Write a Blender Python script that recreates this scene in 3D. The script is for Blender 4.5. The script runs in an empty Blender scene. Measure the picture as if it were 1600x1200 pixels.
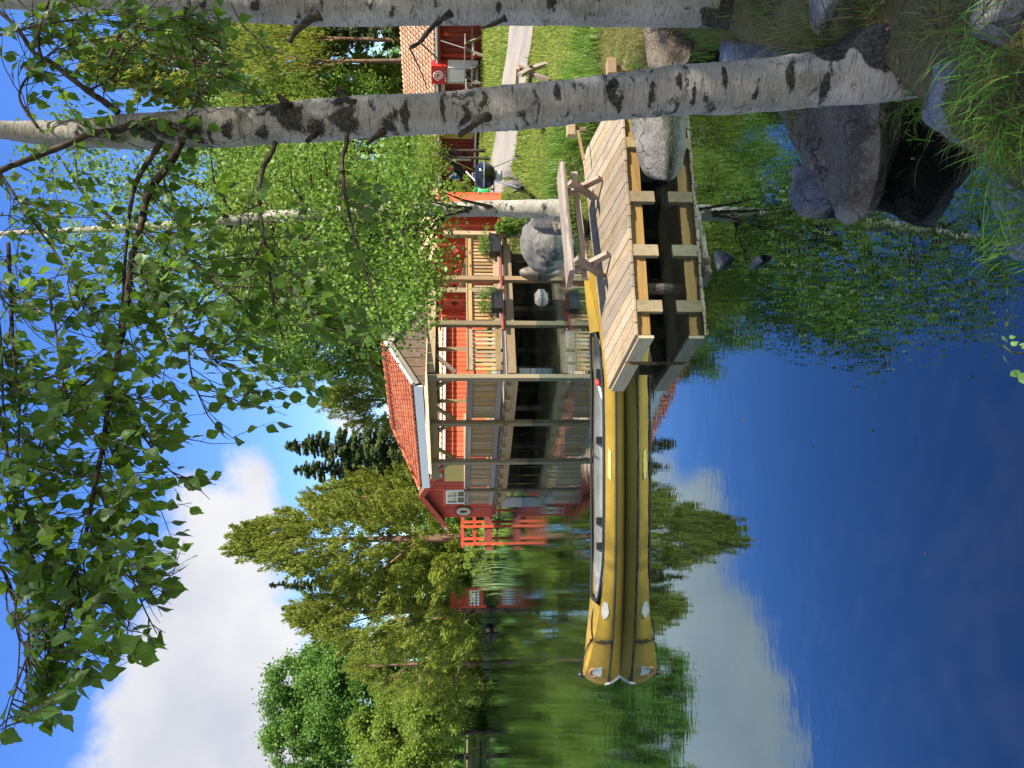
import bpy, bmesh, math, random
import numpy as np
from mathutils import Vector, Matrix

scene = bpy.context.scene
col = scene.collection

# ------------------------------------------------------------------ camera
F = 1200.0            # focal length in pixels of the 1600 px long side
HOR = 710.0           # horizon row of the upright picture
EYE = 2.085           # eye height above the pond
TH = math.atan((800.0 - HOR) / F)
CT, ST = math.cos(TH), math.sin(TH)
cam_d = bpy.data.cameras.new('camera')
cam = bpy.data.objects.new('camera', cam_d)
col.objects.link(cam)
cam_d.sensor_fit = 'HORIZONTAL'
cam_d.sensor_width = 36.0
cam_d.lens = 36.0 * F / 1600.0
cam_d.clip_start = 0.05
cam_d.clip_end = 3000.0
fwd = Vector((0, CT, -ST)); upc = Vector((0, ST, CT)); rgt = Vector((1, 0, 0))
# the photograph was stored lying on its side: the picture's right is the world's down
m = Matrix.Identity(4)
m.col[0][:3] = -upc; m.col[1][:3] = rgt; m.col[2][:3] = -fwd; m.col[3][:3] = (0, 0, EYE)
cam.matrix_world = m
scene.camera = cam

# ------------------------------------------------------------------ sun, sky, exposure
SUN_AZ = Vector((0.80, -0.60, 0)).normalized()
SUN_EL = math.radians(48)
sun_dir = Vector((SUN_AZ.x * math.cos(SUN_EL), SUN_AZ.y * math.cos(SUN_EL), math.sin(SUN_EL)))
sd = bpy.data.lights.new('sun', 'SUN')
sd.energy = 4.9
sd.angle = math.radians(0.5)
sd.color = (1.0, 0.94, 0.83)
sun = bpy.data.objects.new('sun', sd)
sun.rotation_euler = (-sun_dir).to_track_quat('-Z', 'Y').to_euler()
sun.location = (20, -10, 30)
col.objects.link(sun)

def pixdir(u, v):
    a = (u - 600.0) / F; b = (800.0 - v) / F
    return Vector((a, CT + ST * b, -ST + CT * b)).normalized()

world = bpy.data.worlds.new("World")
scene.world = world
world.use_nodes = True
nt = world.node_tree
nt.nodes.clear()
N = nt.nodes.new; L = nt.links.new
out = N('ShaderNodeOutputWorld'); bg = N('ShaderNodeBackground')
bg.inputs['Strength'].default_value = 0.075
sky = N('ShaderNodeTexSky'); sky.sky_type = 'NISHITA'; sky.sun_disc = False
sky.sun_elevation = SUN_EL
sky.sun_rotation = math.atan2(SUN_AZ.x, SUN_AZ.y)
sky.air_density = 1.0; sky.dust_density = 0.05; sky.ozone_density = 4.5
hs = N('ShaderNodeHueSaturation'); hs.inputs['Saturation'].default_value = 1.22
hs.inputs['Hue'].default_value = 0.5155
hs.inputs['Value'].default_value = 1.50
L(sky.outputs[0], hs.inputs['Color'])
tc = N('ShaderNodeTexCoord')
def wmath(op, a, b=None, c=None, clamp=False):
    n = N('ShaderNodeMath'); n.operation = op; n.use_clamp = clamp
    for i, x in enumerate((a, b, c)):
        if x is None: continue
        if isinstance(x, (int, float)): n.inputs[i].default_value = x
        else: L(x, n.inputs[i])
    return n.outputs[0]
# cumulus banks: soft lobes in chosen directions broken up by noise, plus more lobes added out of view
lobes = [(60, 315, .115), (150, 345, .11), (230, 355, .10), (310, 340, .085), (390, 355, .07), (450, 385, .05),
         (-60, 300, .13), (-180, 310, .16), (100, 410, .10), (200, 410, .08), (0, 390, .12),
         (540, 540, .05), (565, 530, .035), (615, 600, .04), (780, 430, .07),
         (1120, 330, .06), (-380, 330, .2), (430, 300, .05)]
acc = None
lobes = [(pixdir(u, v), r) for (u, v, r) in lobes]
# unseen clouds added left, overhead and behind to whiten the blue sky fill
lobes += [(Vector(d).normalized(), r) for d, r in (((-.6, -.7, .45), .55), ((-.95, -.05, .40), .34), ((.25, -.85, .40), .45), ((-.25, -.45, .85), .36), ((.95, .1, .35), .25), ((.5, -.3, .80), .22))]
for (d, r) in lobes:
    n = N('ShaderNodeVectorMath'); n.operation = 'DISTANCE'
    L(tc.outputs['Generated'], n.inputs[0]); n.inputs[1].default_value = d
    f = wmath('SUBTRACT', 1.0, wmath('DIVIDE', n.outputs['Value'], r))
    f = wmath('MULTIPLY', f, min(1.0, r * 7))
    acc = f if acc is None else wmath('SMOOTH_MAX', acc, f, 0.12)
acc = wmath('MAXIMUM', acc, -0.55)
nz = N('ShaderNodeTexNoise'); nz.inputs['Scale'].default_value = 7.0; nz.inputs['Detail'].default_value = 9.0
nz.inputs['Roughness'].default_value = 0.6
L(tc.outputs['Generated'], nz.inputs['Vector'])
nl = N('ShaderNodeTexNoise'); nl.inputs['Scale'].default_value = 2.3; nl.inputs['Detail'].default_value = 3.0
L(tc.outputs['Generated'], nl.inputs['Vector'])
den = wmath('ADD', acc, wmath('MULTIPLY', wmath('SUBTRACT', nz.outputs['Fac'], 0.5), 1.1))
den = wmath('ADD', den, wmath('MULTIPLY', wmath('SUBTRACT', nl.outputs['Fac'], 0.5), 0.7))
mr = N('ShaderNodeMapRange'); mr.interpolation_type = 'SMOOTHSTEP'
mr.inputs['From Min'].default_value = 0.0; mr.inputs['From Max'].default_value = 0.27
L(den, mr.inputs['Value'])
n2 = N('ShaderNodeTexNoise'); n2.inputs['Scale'].default_value = 5.0; n2.inputs['Detail'].default_value = 6.0
L(tc.outputs['Generated'], n2.inputs['Vector'])
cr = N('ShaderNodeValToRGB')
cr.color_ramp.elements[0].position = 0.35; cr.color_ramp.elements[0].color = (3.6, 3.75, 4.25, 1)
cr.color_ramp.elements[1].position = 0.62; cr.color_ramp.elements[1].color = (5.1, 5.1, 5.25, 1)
L(n2.outputs['Fac'], cr.inputs[0])
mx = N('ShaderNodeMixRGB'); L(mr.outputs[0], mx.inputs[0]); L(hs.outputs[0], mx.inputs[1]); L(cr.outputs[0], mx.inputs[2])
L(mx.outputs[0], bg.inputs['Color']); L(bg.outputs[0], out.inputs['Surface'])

scene.view_settings.view_transform = 'Standard'
scene.view_settings.look = 'None'
scene.view_settings.gamma = 1.0
scene.view_settings.use_curve_mapping = False
scene.view_settings.exposure = 1.3

rng = np.random.default_rng(7)
random.seed(7)

# ------------------------------------------------------------------ helpers: where things stand
def P(u, v, D):
    """point at depth D metres seen at row v, column u of the upright picture"""
    a = (u - 600.0) / F; b = (800.0 - v) / F
    k = D / (CT + ST * b)
    return Vector((a * k, D, EYE + (-ST + CT * b) * k))
def G(u, v, z):
    a = (u - 600.0) / F; b = (800.0 - v) / F
    k = (z - EYE) / (-ST + CT * b)
    return Vector((a * k, (CT + ST * b) * k, z))
def proj(p):
    p = np.asarray(p, float)
    x = p[..., 0]; y = p[..., 1]; z = p[..., 2] - EYE
    f = y * CT - z * ST; upv = y * ST + z * CT
    return 600 + F * x / f, 800 - F * upv / f

def hash3(ix, iy, iz, seed):
    h = (ix * 374761393 + iy * 668265263 + iz * 2147483647 + seed * 1274126177) & 0xffffffff
    h = ((h ^ (h >> 13)) * 1274126177) & 0xffffffff
    h = (h ^ (h >> 16)) & 0xffffffff
    return h / 4294967295.0
def vnoise(p, scale, seed=0):
    q = np.asarray(p, float) * scale
    i = np.floor(q).astype(np.int64); f = q - i
    f = f * f * (3 - 2 * f)
    r = 0
    for dx in (0, 1):
        for dy in (0, 1):
            for dz in (0, 1):
                w = (f[..., 0] if dx else 1 - f[..., 0]) * (f[..., 1] if dy else 1 - f[..., 1]) * (f[..., 2] if dz else 1 - f[..., 2])
                r = r + w * hash3(i[..., 0] + dx, i[..., 1] + dy, i[..., 2] + dz, seed)
    return r
def fbm(p, scale, oct=3, seed=0):
    r = 0; a = 0.5
    for k in range(oct):
        r = r + a * (vnoise(p, scale * 2 ** k, seed + k) - .5); a *= .5
    return r

# ------------------------------------------------------------------ helpers: materials
MATS = {}
class NB:
    def __init__(s, name):
        s.m = bpy.data.materials.new(name); s.m.use_nodes = True
        s.t = s.m.node_tree; s.t.nodes.clear()
        s.out = s.n('ShaderNodeOutputMaterial')
    def n(s, k): return s.t.nodes.new(k)
    def l(s, a, b): s.t.links.new(a, b)
    def put(s, inp, x):
        if x is None: return
        if isinstance(x, (int, float)): inp.default_value = x
        elif isinstance(x, (tuple, list)): inp.default_value = tuple(x) + ((1,) if len(x) == 3 and len(inp.default_value) == 4 else ())
        else: s.l(x, inp)
    def math(s, op, a, b=None, clamp=False):
        n = s.n('ShaderNodeMath'); n.operation = op; n.use_clamp = clamp
        s.put(n.inputs[0], a); s.put(n.inputs[1], b); return n.outputs[0]
    def noise(s, vec, scale, detail=4, rough=.55, dist=0):
        n = s.n('ShaderNodeTexNoise'); n.inputs['Scale'].default_value = scale
        n.inputs['Detail'].default_value = detail; n.inputs['Roughness'].default_value = rough
        n.inputs['Distortion'].default_value = dist
        if vec is not None: s.l(vec, n.inputs['Vector'])
        return n.outputs['Fac']
    def obj(s): return s.n('ShaderNodeTexCoord').outputs['Object']
    def pos(s): return s.n('ShaderNodeNewGeometry').outputs['Position']
    def vmul(s, vec, k, add=None):
        n = s.n('ShaderNodeVectorMath'); n.operation = 'MULTIPLY_ADD'
        s.l(vec, n.inputs[0]); n.inputs[1].default_value = k
        if add is not None: s.l(add, n.inputs[2])
        return n.outputs[0]
    def ramp(s, fac, a, b, lo=0., hi=1.):
        n = s.n('ShaderNodeMapRange'); n.interpolation_type = 'SMOOTHSTEP'
        n.inputs['From Min'].default_value = a; n.inputs['From Max'].default_value = b
        n.inputs['To Min'].default_value = lo; n.inputs['To Max'].default_value = hi
        s.put(n.inputs['Value'], fac); return n.outputs[0]
    def mix(s, fac, a, b, kind='MIX'):
        n = s.n('ShaderNodeMixRGB'); n.blend_type = kind
        s.put(n.inputs[0], fac); s.put(n.inputs[1], a); s.put(n.inputs[2], b); return n.outputs[0]
    def rand(s): return s.n('ShaderNodeObjectInfo').outputs['Random']
    def island(s): return s.n('ShaderNodeNewGeometry').outputs['Random Per Island']
    def bump(s, h, strength=.4, dist=.02):
        n = s.n('ShaderNodeBump'); n.inputs['Strength'].default_value = strength; n.inputs['Distance'].default_value = dist
        s.put(n.inputs['Height'], h); return n.outputs[0]
    def bsdf(s, color, rough=.7, bump=None, spec=.4, metal=0., trans=None):
        n = s.n('ShaderNodeBsdfPrincipled')
        s.put(n.inputs['Base Color'], color); s.put(n.inputs['Roughness'], rough)
        s.put(n.inputs['Specular IOR Level'], spec); s.put(n.inputs['Metallic'], metal)
        if bump is not None: s.l(bump, n.inputs['Normal'])
        return n.outputs[0]
    def done(s, sh):
        s.l(sh, s.out.inputs['Surface']); MATS[s.m.name] = s.m; return s.m

def wood(name, c1, c2, rough=.75, knots=.25, unit=True, stain=None):
    """board with the grain along local x; every board gets its own tone"""
    b = NB(name); o = b.obj(); r = b.rand()
    add = b.n('ShaderNodeCombineXYZ'); b.l(b.math('MULTIPLY', r, 97.), add.inputs[0]); b.l(b.math('MULTIPLY', r, 53.), add.inputs[1])
    v = b.vmul(o, (2.5, 9, 9) if unit else (1.2, 26, 26), add.outputs[0])
    g = b.noise(v, 2.2, 6, .65, .6)
    big = b.noise(b.vmul(o, (3, 2, 2) if unit else (1.1, 3, 3), add.outputs[0]), 1.5, 3)
    c = b.mix(b.ramp(g, .3, .72), c1, c2)
    c = b.mix(b.math('MULTIPLY', b.ramp(big, .45, .75), .5), c, tuple(x * .55 for x in c1))
    hv = b.n('ShaderNodeHueSaturation'); b.l(c, hv.inputs['Color'])
    b.l(b.ramp(r, 0, 1, .74, 1.2), hv.inputs['Value']); b.l(b.ramp(b.math('FRACT', b.math('MULTIPLY', r, 7.3)), 0, 1, .82, 1.12), hv.inputs['Saturation'])
    return b.done(b.bsdf(hv.outputs[0], rough, b.bump(g, .35, .004), .3))
def paint(name, c, rough=.6, wear=.3, board=0., spec=.35, scale=6.):
    b = NB(name); o = b.obj()
    g = b.noise(o, scale, 5, .6)
    f = b.noise(b.vmul(o, (9, 9, 1.2)), 4., 4)
    cc = b.mix(b.ramp(g, .35, .75, 0, wear), c, tuple(x * .5 for x in c))
    cc = b.mix(b.ramp(f, .55, .8, 0, wear * .7), cc, tuple(min(1, x * 1.4 + .01) for x in c))
    hv = b.n('ShaderNodeHueSaturation'); b.l(cc, hv.inputs['Color']); b.l(b.ramp(b.rand(), 0, 1, .85, 1.12), hv.inputs['Value'])
    return b.done(b.bsdf(hv.outputs[0], rough, b.bump(g, .2, .003), spec))
def leafmat(name, c1, c2, ct, tfac=.4, rough=.55, clump=.35, spec=.3):
    b = NB(name)
    r = b.math('FRACT', b.math('ADD', b.island(), b.rand()))
    big = b.noise(b.pos(), clump, 3)
    f = b.math('ADD', b.math('MULTIPLY', r, .6), b.math('MULTIPLY', b.ramp(big, .3, .7), .4))
    c = b.mix(f, c1, c2)
    t = b.mix(f, tuple(x * .65 for x in ct), ct)
    n = b.n('ShaderNodeBsdfTranslucent'); b.l(t, n.inputs['Color'])
    mxs = b.n('ShaderNodeMixShader'); mxs.inputs[0].default_value = tfac
    b.l(b.bsdf(c, rough, None, spec), mxs.inputs[1]); b.l(n.outputs[0], mxs.inputs[2])
    return b.done(mxs.outputs[0])
# --- the materials
wood('deck_wood', (.43, .34, .24), (.56, .46, .34), .72)
wood('deck_plank', (.255, .19, .118), (.345, .265, .172), .72, unit=False)
wood('old_stretcher', (.22,.16,.11), (.36,.27,.19), .85)
wood('pale_board', (.32, .25, .13), (.44, .36, .21), .75)
wood('fresh_wood', (.28, .172, .078), (.38, .25, .125), .72)
wood('tan_wood', (.22, .15, .070), (.33, .235, .115), .72)
wood('grey_wood', (.205, .172, .132), (.32, .275, .215), .8)
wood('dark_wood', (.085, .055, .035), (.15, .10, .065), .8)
wood('old_slab', (.15, .12, .10), (.31, .265, .22), .85, unit=False)
wood('bent_wood', (.17, .11, .08), (.34, .27, .21), .85, unit=False)
wood('green_post', (.18, .128, .056), (.265, .20, .095), .8)
wood('beam_wood', (.19, .115, .045), (.28, .175, .075), .75)
wood('slat_wood', (.30, .19, .085), (.42, .28, .13), .75)
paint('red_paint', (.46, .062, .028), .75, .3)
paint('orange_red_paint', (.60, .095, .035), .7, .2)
paint('dark_red_paint', (.24, .042, .028), .75, .35)
paint('white_paint', (.74, .74, .72), .55, .12)
paint('yellow_panel', (.60, .42, .10), .6, .2)
paint('grey_metal', (.42, .44, .46), .4, .15, spec=.6)
paint('black_plastic', (.018, .018, .02), .4, .2)
paint('black_enamel', (.012, .013, .016), .12, .05, spec=.7)
paint('green_plastic', (.03, .36, .12), .4, .1)
paint('bright_red', (.66, .03, .025), .35, .05)
paint('pink_cloth', (.55, .08, .16), .8, .1)
paint('blue_cloth', (.06, .09, .42), .8, .1)
paint('pale_plastic', (.78, .80, .80), .35, .1)
paint('concrete', (.34, .33, .31), .85, .35)
paint('rope_black', (.02, .02, .02), .8, .2)
paint('sign_green', (.01, .22, .14), .4, .05)
paint('terracotta', (.50, .20, .10), .7, .2)

def mk_glass():
    b = NB('window_glass'); return b.done(b.bsdf((.03, .035, .04), .06, None, .8))
mk_glass()
def mk_chrome():
    b = NB('bright_metal'); return b.done(b.bsdf((.55, .56, .58), .3, None, .5, .9))
mk_chrome()
def mk_tiles(name, c1, c2):
    b = NB(name); o = b.pos()
    r = b.island(); g = b.noise(o, 5., 4); l = b.noise(o, 30., 3)
    c = b.mix(r, c1, c2)
    c = b.mix(b.ramp(g, .55, .8, 0, .55), c, (.16, .12, .08))
    return b.done(b.bsdf(c, .75, b.bump(l, .3, .005), .3))
mk_tiles('red_tile', (.36, .085, .04), (.52, .16, .075))
mk_tiles('tan_tile', (.52, .27, .16), (.66, .40, .26))

def mk_canoe():
    b = NB('canoe_yellow'); o = b.obj()
    g = b.noise(o, 3., 5); s = b.noise(b.vmul(o, (1.2, 6, 14)), 5., 5, .7); chips = b.noise(o, 22., 3, .6)
    c = b.mix(b.ramp(g, .35, .7), (.255, .16, .014), (.315, .20, .021))
    c = b.mix(b.ramp(s, .56, .74, 0, .65), c, (.25, .165, .045))
    c = b.mix(b.ramp(b.noise(b.vmul(o, (.7, 9, 60)), 6., 3, .7), .66, .72, 0, .6), c, (.50, .42, .22))
    c = b.mix(b.ramp(chips, .715, .74), c, (.16, .12, .05))
    sep = b.n('ShaderNodeSeparateXYZ'); b.l(o, sep.inputs[0])
    c = b.mix(b.ramp(b.math('ADD', sep.outputs[2], b.math('MULTIPLY', g, .08)), .17, .04, 0, .7), c, (.22, .15, .04))
    return b.done(b.bsdf(c, .5, b.bump(g, .08, .01), .4))
mk_canoe()
def mk_canoe_in():
    b = NB('canoe_lining'); o = b.obj()
    g = b.noise(b.vmul(o, (1, 5, 9)), 3., 5, .7)
    return b.done(b.bsdf(b.mix(b.ramp(g, .35, .7), (.25, .255, .245), (.17, .172, .168)), .55, None, .4))
mk_canoe_in()

def mk_bark():
    b = NB('birch_bark'); o = b.pos()
    at = b.n('ShaderNodeAttribute'); at.attribute_name = 'scar'
    warp = b.noise(b.vmul(o, (7, 7, 7)), 1., 2)
    lent = b.noise(b.vmul(o, (17, 17, 150)), 1., 3, .6, .4)
    fin2 = b.noise(b.vmul(o, (22, 22, 210)), 1., 4, .7, .2)
    peel = b.noise(b.vmul(o, (6, 6, 42)), 1., 5, .68, 1.2)
    pat = b.noise(b.vmul(o, (7, 7, 15)), 1., 7, .72, .8)
    ton = b.noise(b.vmul(o, (6, 6, 2.2)), 1., 5, .62)
    fine = b.noise(o, 75., 5, .75); mid = b.noise(o, 19., 5, .7)
    c = b.mix(b.ramp(ton, .32, .68), (.50, .45, .385), (.31, .28, .24))
    c = b.mix(b.ramp(warp, .55, .75, 0, .35), c, (.56, .42, .30))
    c = b.mix(b.ramp(fin2, .48, .68, 0, .6), c, (.20, .175, .145))
    dirt = b.noise(b.vmul(o, (4.2, 4.2, 3.0)), 1., 7, .7, .6); c = b.mix(b.ramp(dirt, .50, .64, 0, .62), c, b.mix(mid, (.13, .13, .085), (.30, .26, .20)))
    c = b.mix(b.ramp(fine, .5, .78, 0, .45), c, (.30, .27, .22))
    c = b.mix(b.ramp(peel, .56, .64, 0, .78), c, b.mix(mid, (.10, .085, .065), (.30, .25, .19)))
    c = b.mix(b.ramp(lent, .635, .675, 0, .92), c, (.045, .04, .034))
    pk = b.math('ADD', pat, b.math('MULTIPLY', b.math('SUBTRACT', fine, .5), .16))
    c = b.mix(b.ramp(pk, .59, .64, 0, .93), c, (.038, .038, .028))
    sc = b.math('ADD', at.outputs['Fac'], b.math('ADD', b.math('MULTIPLY', b.math('SUBTRACT', fine, .5), .55), b.math('MULTIPLY', b.math('SUBTRACT', mid, .5), 1.5)))
    c = b.mix(b.ramp(sc, .40, .58, 0, .96), c, b.mix(b.ramp(fine, .42, .7), (.020, .018, .015), (.12, .11, .085)))
    h = b.math('ADD', b.math('MULTIPLY', peel, .8), b.math('ADD', b.math('MULTIPLY', fine, .5), b.math('ADD', b.math('MULTIPLY', b.ramp(pk, .55, .7), -.7), b.math('MULTIPLY', b.ramp(sc, .3, .6), b.math('SUBTRACT', b.math('MULTIPLY', mid, 2.4), .9)))))
    return b.done(b.bsdf(c, .74, b.bump(h, .85, .010), .2))
mk_bark()
def mk_twig():
    b = NB('dark_bark'); o = b.pos(); g = b.noise(b.vmul(o, (30, 30, 12)), 1., 4)
    return b.done(b.bsdf(b.mix(b.ramp(g, .35, .7), (.035, .026, .020), (.10, .078, .058)), .85, b.bump(g, .5, .006), .2))
mk_twig()
wood('bent_seat', (.20,.14,.09), (.34,.26,.18), .85)
paint('yellow_cream', (.55,.50,.36), .5, .2)
paint('patch_grey', (.40,.39,.36), .6, .3)
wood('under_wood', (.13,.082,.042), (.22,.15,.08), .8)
paint('pale_yellow', (.62,.50,.16), .5, .2)
paint('grey_bark', (.26,.24,.21), .85, .4)
def mk_pinebark():
    b = NB('pine_bark'); o = b.pos(); g = b.noise(b.vmul(o, (6, 6, 2.5)), 1., 5)
    return b.done(b.bsdf(b.mix(b.ramp(g, .35, .65), (.22, .12, .075), (.10, .07, .05)), .9, b.bump(g, .8, .03), .2))
mk_pinebark()
def mk_rock(name, c1, c2, lich, wet=True, sc=1.):
    b = NB(name); o = b.pos()
    g = b.noise(o, 3.5 * sc, 8, .68); f = b.noise(o, 55. * sc, 4, .7); v = b.noise(b.vmul(o, (5, 5, 18)), 1. * sc, 5, .6, .8)
    li = b.noise(o, 9. * sc, 5, .7)
    c = b.mix(b.ramp(g, .3, .7), c1, c2)
    c = b.mix(b.ramp(v, .55, .7, 0, .5), c, tuple(x * .45 for x in c1))
    c = b.mix(b.ramp(f, .52, .64, 0, .6), c, tuple(min(1, x * 1.7) for x in c2))
    f2 = b.noise(b.vmul(o, (1, 1, 1), None), 80. * sc, 3, .8); c = b.mix(b.ramp(f2, .54, .66, 0, .65), c, tuple(x * .35 for x in c1))
    vo = b.n('ShaderNodeTexVoronoi'); vo.feature = 'DISTANCE_TO_EDGE'; vo.inputs['Scale'].default_value = 2.3 * sc
    wv = b.n('ShaderNodeVectorMath'); wv.operation = 'ADD'; wn = b.n('ShaderNodeTexNoise'); wn.inputs['Scale'].default_value = 4.; wn.inputs['Detail'].default_value = 6.; b.l(o, wn.inputs['Vector'])
    sv = b.n('ShaderNodeVectorMath'); sv.operation = 'SCALE'; b.l(wn.outputs['Color'], sv.inputs[0]); sv.inputs['Scale'].default_value = .5
    b.l(o, wv.inputs[0]); b.l(sv.outputs[0], wv.inputs[1]); b.l(wv.outputs[0], vo.inputs['Vector'])
    crk = b.ramp(vo.outputs['Distance'], .0, .022, 1., 0.); crk = b.math('MULTIPLY', crk, b.ramp(g, .42, .56))
    c = b.mix(b.math('MULTIPLY', crk, .8), c, tuple(x * .25 for x in c1))
    c = b.mix(b.ramp(li, .60, .70, 0, .75), c, lich)
    geo = b.n('ShaderNodeNewGeometry'); c = b.mix(b.ramp(b.math('ADD', geo.outputs['Pointiness'], b.math('MULTIPLY', b.math('SUBTRACT', g, .5), .12)), .53, .60, 0, .7), c, lich)
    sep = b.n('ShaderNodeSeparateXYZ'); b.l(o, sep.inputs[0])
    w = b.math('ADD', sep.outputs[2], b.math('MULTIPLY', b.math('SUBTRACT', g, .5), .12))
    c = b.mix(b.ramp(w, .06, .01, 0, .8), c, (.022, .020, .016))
    h = b.math('ADD', b.math('MULTIPLY', g, 1.0), b.math('ADD', b.math('MULTIPLY', b.math('ADD', f, f2), .22), b.math('SUBTRACT', b.math('MULTIPLY', v, .4), b.math('MULTIPLY', crk, .5))))
    return b.done(b.bsdf(c, b.ramp(w, .05, .01, .85, .25), b.bump(h, .95, .05), .3))
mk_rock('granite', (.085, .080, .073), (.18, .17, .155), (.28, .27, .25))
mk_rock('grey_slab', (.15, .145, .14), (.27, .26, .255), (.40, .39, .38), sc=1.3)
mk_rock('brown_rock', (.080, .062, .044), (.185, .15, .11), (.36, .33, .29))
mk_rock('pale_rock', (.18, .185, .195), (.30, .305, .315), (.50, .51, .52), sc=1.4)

leafmat('birch_leaf', (.032, .080, .010), (.10, .18, .022), (.26, .44, .03), .46, .45, 2., .4)
leafmat('birch_leaf_far', (.07, .145, .016), (.19, .30, .040), (.24, .40, .05), .36, .5, .6)
leafmat('deciduous_leaf', (.065, .145, .025), (.16, .28, .05), (.24, .45, .07), .4, .5, .35)
leafmat('yellow_green_leaf', (.11, .18, .022), (.27, .34, .055), (.38, .50, .07), .45, .5, .5)
leafmat('pine_needle', (.115, .155, .020), (.27, .305, .042), (.36, .42, .05), .42, .6, .45)
leafmat('spruce_needle', (.045, .075, .022), (.125, .165, .05), (.12, .17, .05), .25, .6, .4)
leafmat('shrub_leaf', (.07, .145, .018), (.19, .29, .035), (.24, .42, .06), .42, .5, 1.)
leafmat('lawn_blade', (.13, .205, .022), (.35, .365, .055), (.28, .38, .06), .4, .55, .55)
leafmat('bank_blade', (.10, .115, .025), (.30, .25, .085), (.30, .30, .08), .35, .6, 1.2)
leafmat('fresh_blade', (.07, .17, .016), (.15, .30, .035), (.22, .46, .05), .42, .5, 1.2)
leafmat('reed_blade', (.10, .17, .05), (.24, .30, .12), (.24, .34, .09), .35, .55, .6)

paint('leaf_stalk', (.10, .12, .03), .6, .1)
leafmat('dry_litter', (.10, .06, .03), (.30, .21, .11), (.3, .2, .1), .15, .8)
leafmat('sprig_leaf', (.16,.30,.07), (.24,.40,.11), (.3,.5,.1), .4)
def mk_ground():
    b = NB('ground_earth'); o = b.pos()
    big = b.noise(o, .35, 4); med = b.noise(o, 2.2, 6, .65); f = b.noise(o, 40., 5, .75)
    grass = b.mix(b.ramp(med, .3, .7), (.085, .125, .026), (.19, .205, .055))
    grass = b.mix(b.ramp(f, .4, .7, 0, .6), grass, (.055, .075, .02))
    dry = b.mix(b.ramp(f, .35, .7), (.24, .18, .09), (.10, .085, .04))
    sep = b.n('ShaderNodeSeparateXYZ'); b.l(o, sep.inputs[0])
    near = b.ramp(b.math('ADD', sep.outputs[1], b.math('MULTIPLY', med, 1.5)), 8.2, 6.6)
    c = b.mix(b.math('MULTIPLY', near, b.ramp(med, .3, .6, .35, .9)), grass, dry)
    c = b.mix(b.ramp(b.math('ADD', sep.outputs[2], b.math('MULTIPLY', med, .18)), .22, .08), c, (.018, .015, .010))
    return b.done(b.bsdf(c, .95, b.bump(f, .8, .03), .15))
mk_ground()
def mk_gravel():
    b = NB('gravel'); o = b.pos(); f = b.noise(o, 45., 5, .8); g = b.noise(b.vmul(o, (1.2, .3, 1)), 1.6, 4)
    c = b.mix(b.ramp(g, .35, .7), (.29, .25, .205), (.19, .175, .16))
    c = b.mix(b.ramp(f, .35, .7, 0, .5), c, (.36, .33, .28))
    return b.done(b.bsdf(c, .95, b.bump(f, .7, .02), .2))
mk_gravel()
def mk_water():
    b = NB('pond_water'); o = b.pos()
    r1 = b.noise(b.vmul(o, (.9, 2.0, 1)), 1.3, 3, .5, .2)
    r2 = b.noise(b.vmul(o, (1.0, 1.9, 1)), 6.5, 2, .5, .1)
    calm = b.noise(o, .28, 2)
    sep = b.n('ShaderNodeSeparateXYZ'); b.l(o, sep.inputs[0])
    far = b.math('MULTIPLY', b.ramp(sep.outputs[1], 4., 20., .2, .75), b.ramp(sep.outputs[1], 16., 50., 1., .28))
    h = b.math('ADD', b.math('MULTIPLY', r1, .55), b.math('MULTIPLY', r2, .20))
    h = b.math('MULTIPLY', h, b.math('MULTIPLY', b.ramp(calm, .35, .65, .35, 1.), far))
    bp = b.bump(h, .24, .06)
    gl = b.n('ShaderNodeBsdfGlossy'); gl.inputs['Roughness'].default_value = .012; gl.inputs['Color'].default_value = (.70, .92, 1.0, 1)
    b.l(bp, gl.inputs['Normal'])
    df = b.n('ShaderNodeBsdfDiffuse'); df.inputs['Color'].default_value = (.006, .0055, .004, 1)
    fr = b.n('ShaderNodeFresnel'); fr.inputs['IOR'].default_value = 1.34; b.l(bp, fr.inputs['Normal'])
    fac = b.math('ADD', b.math('MULTIPLY', b.math('POWER', fr.outputs[0], .53), .94), .045, clamp=True)
    ms = b.n('ShaderNodeMixShader'); b.l(fac, ms.inputs[0]); b.l(df.outputs[0], ms.inputs[1]); b.l(gl.outputs[0], ms.inputs[2])
    return b.done(ms.outputs[0])
mk_water()

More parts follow.
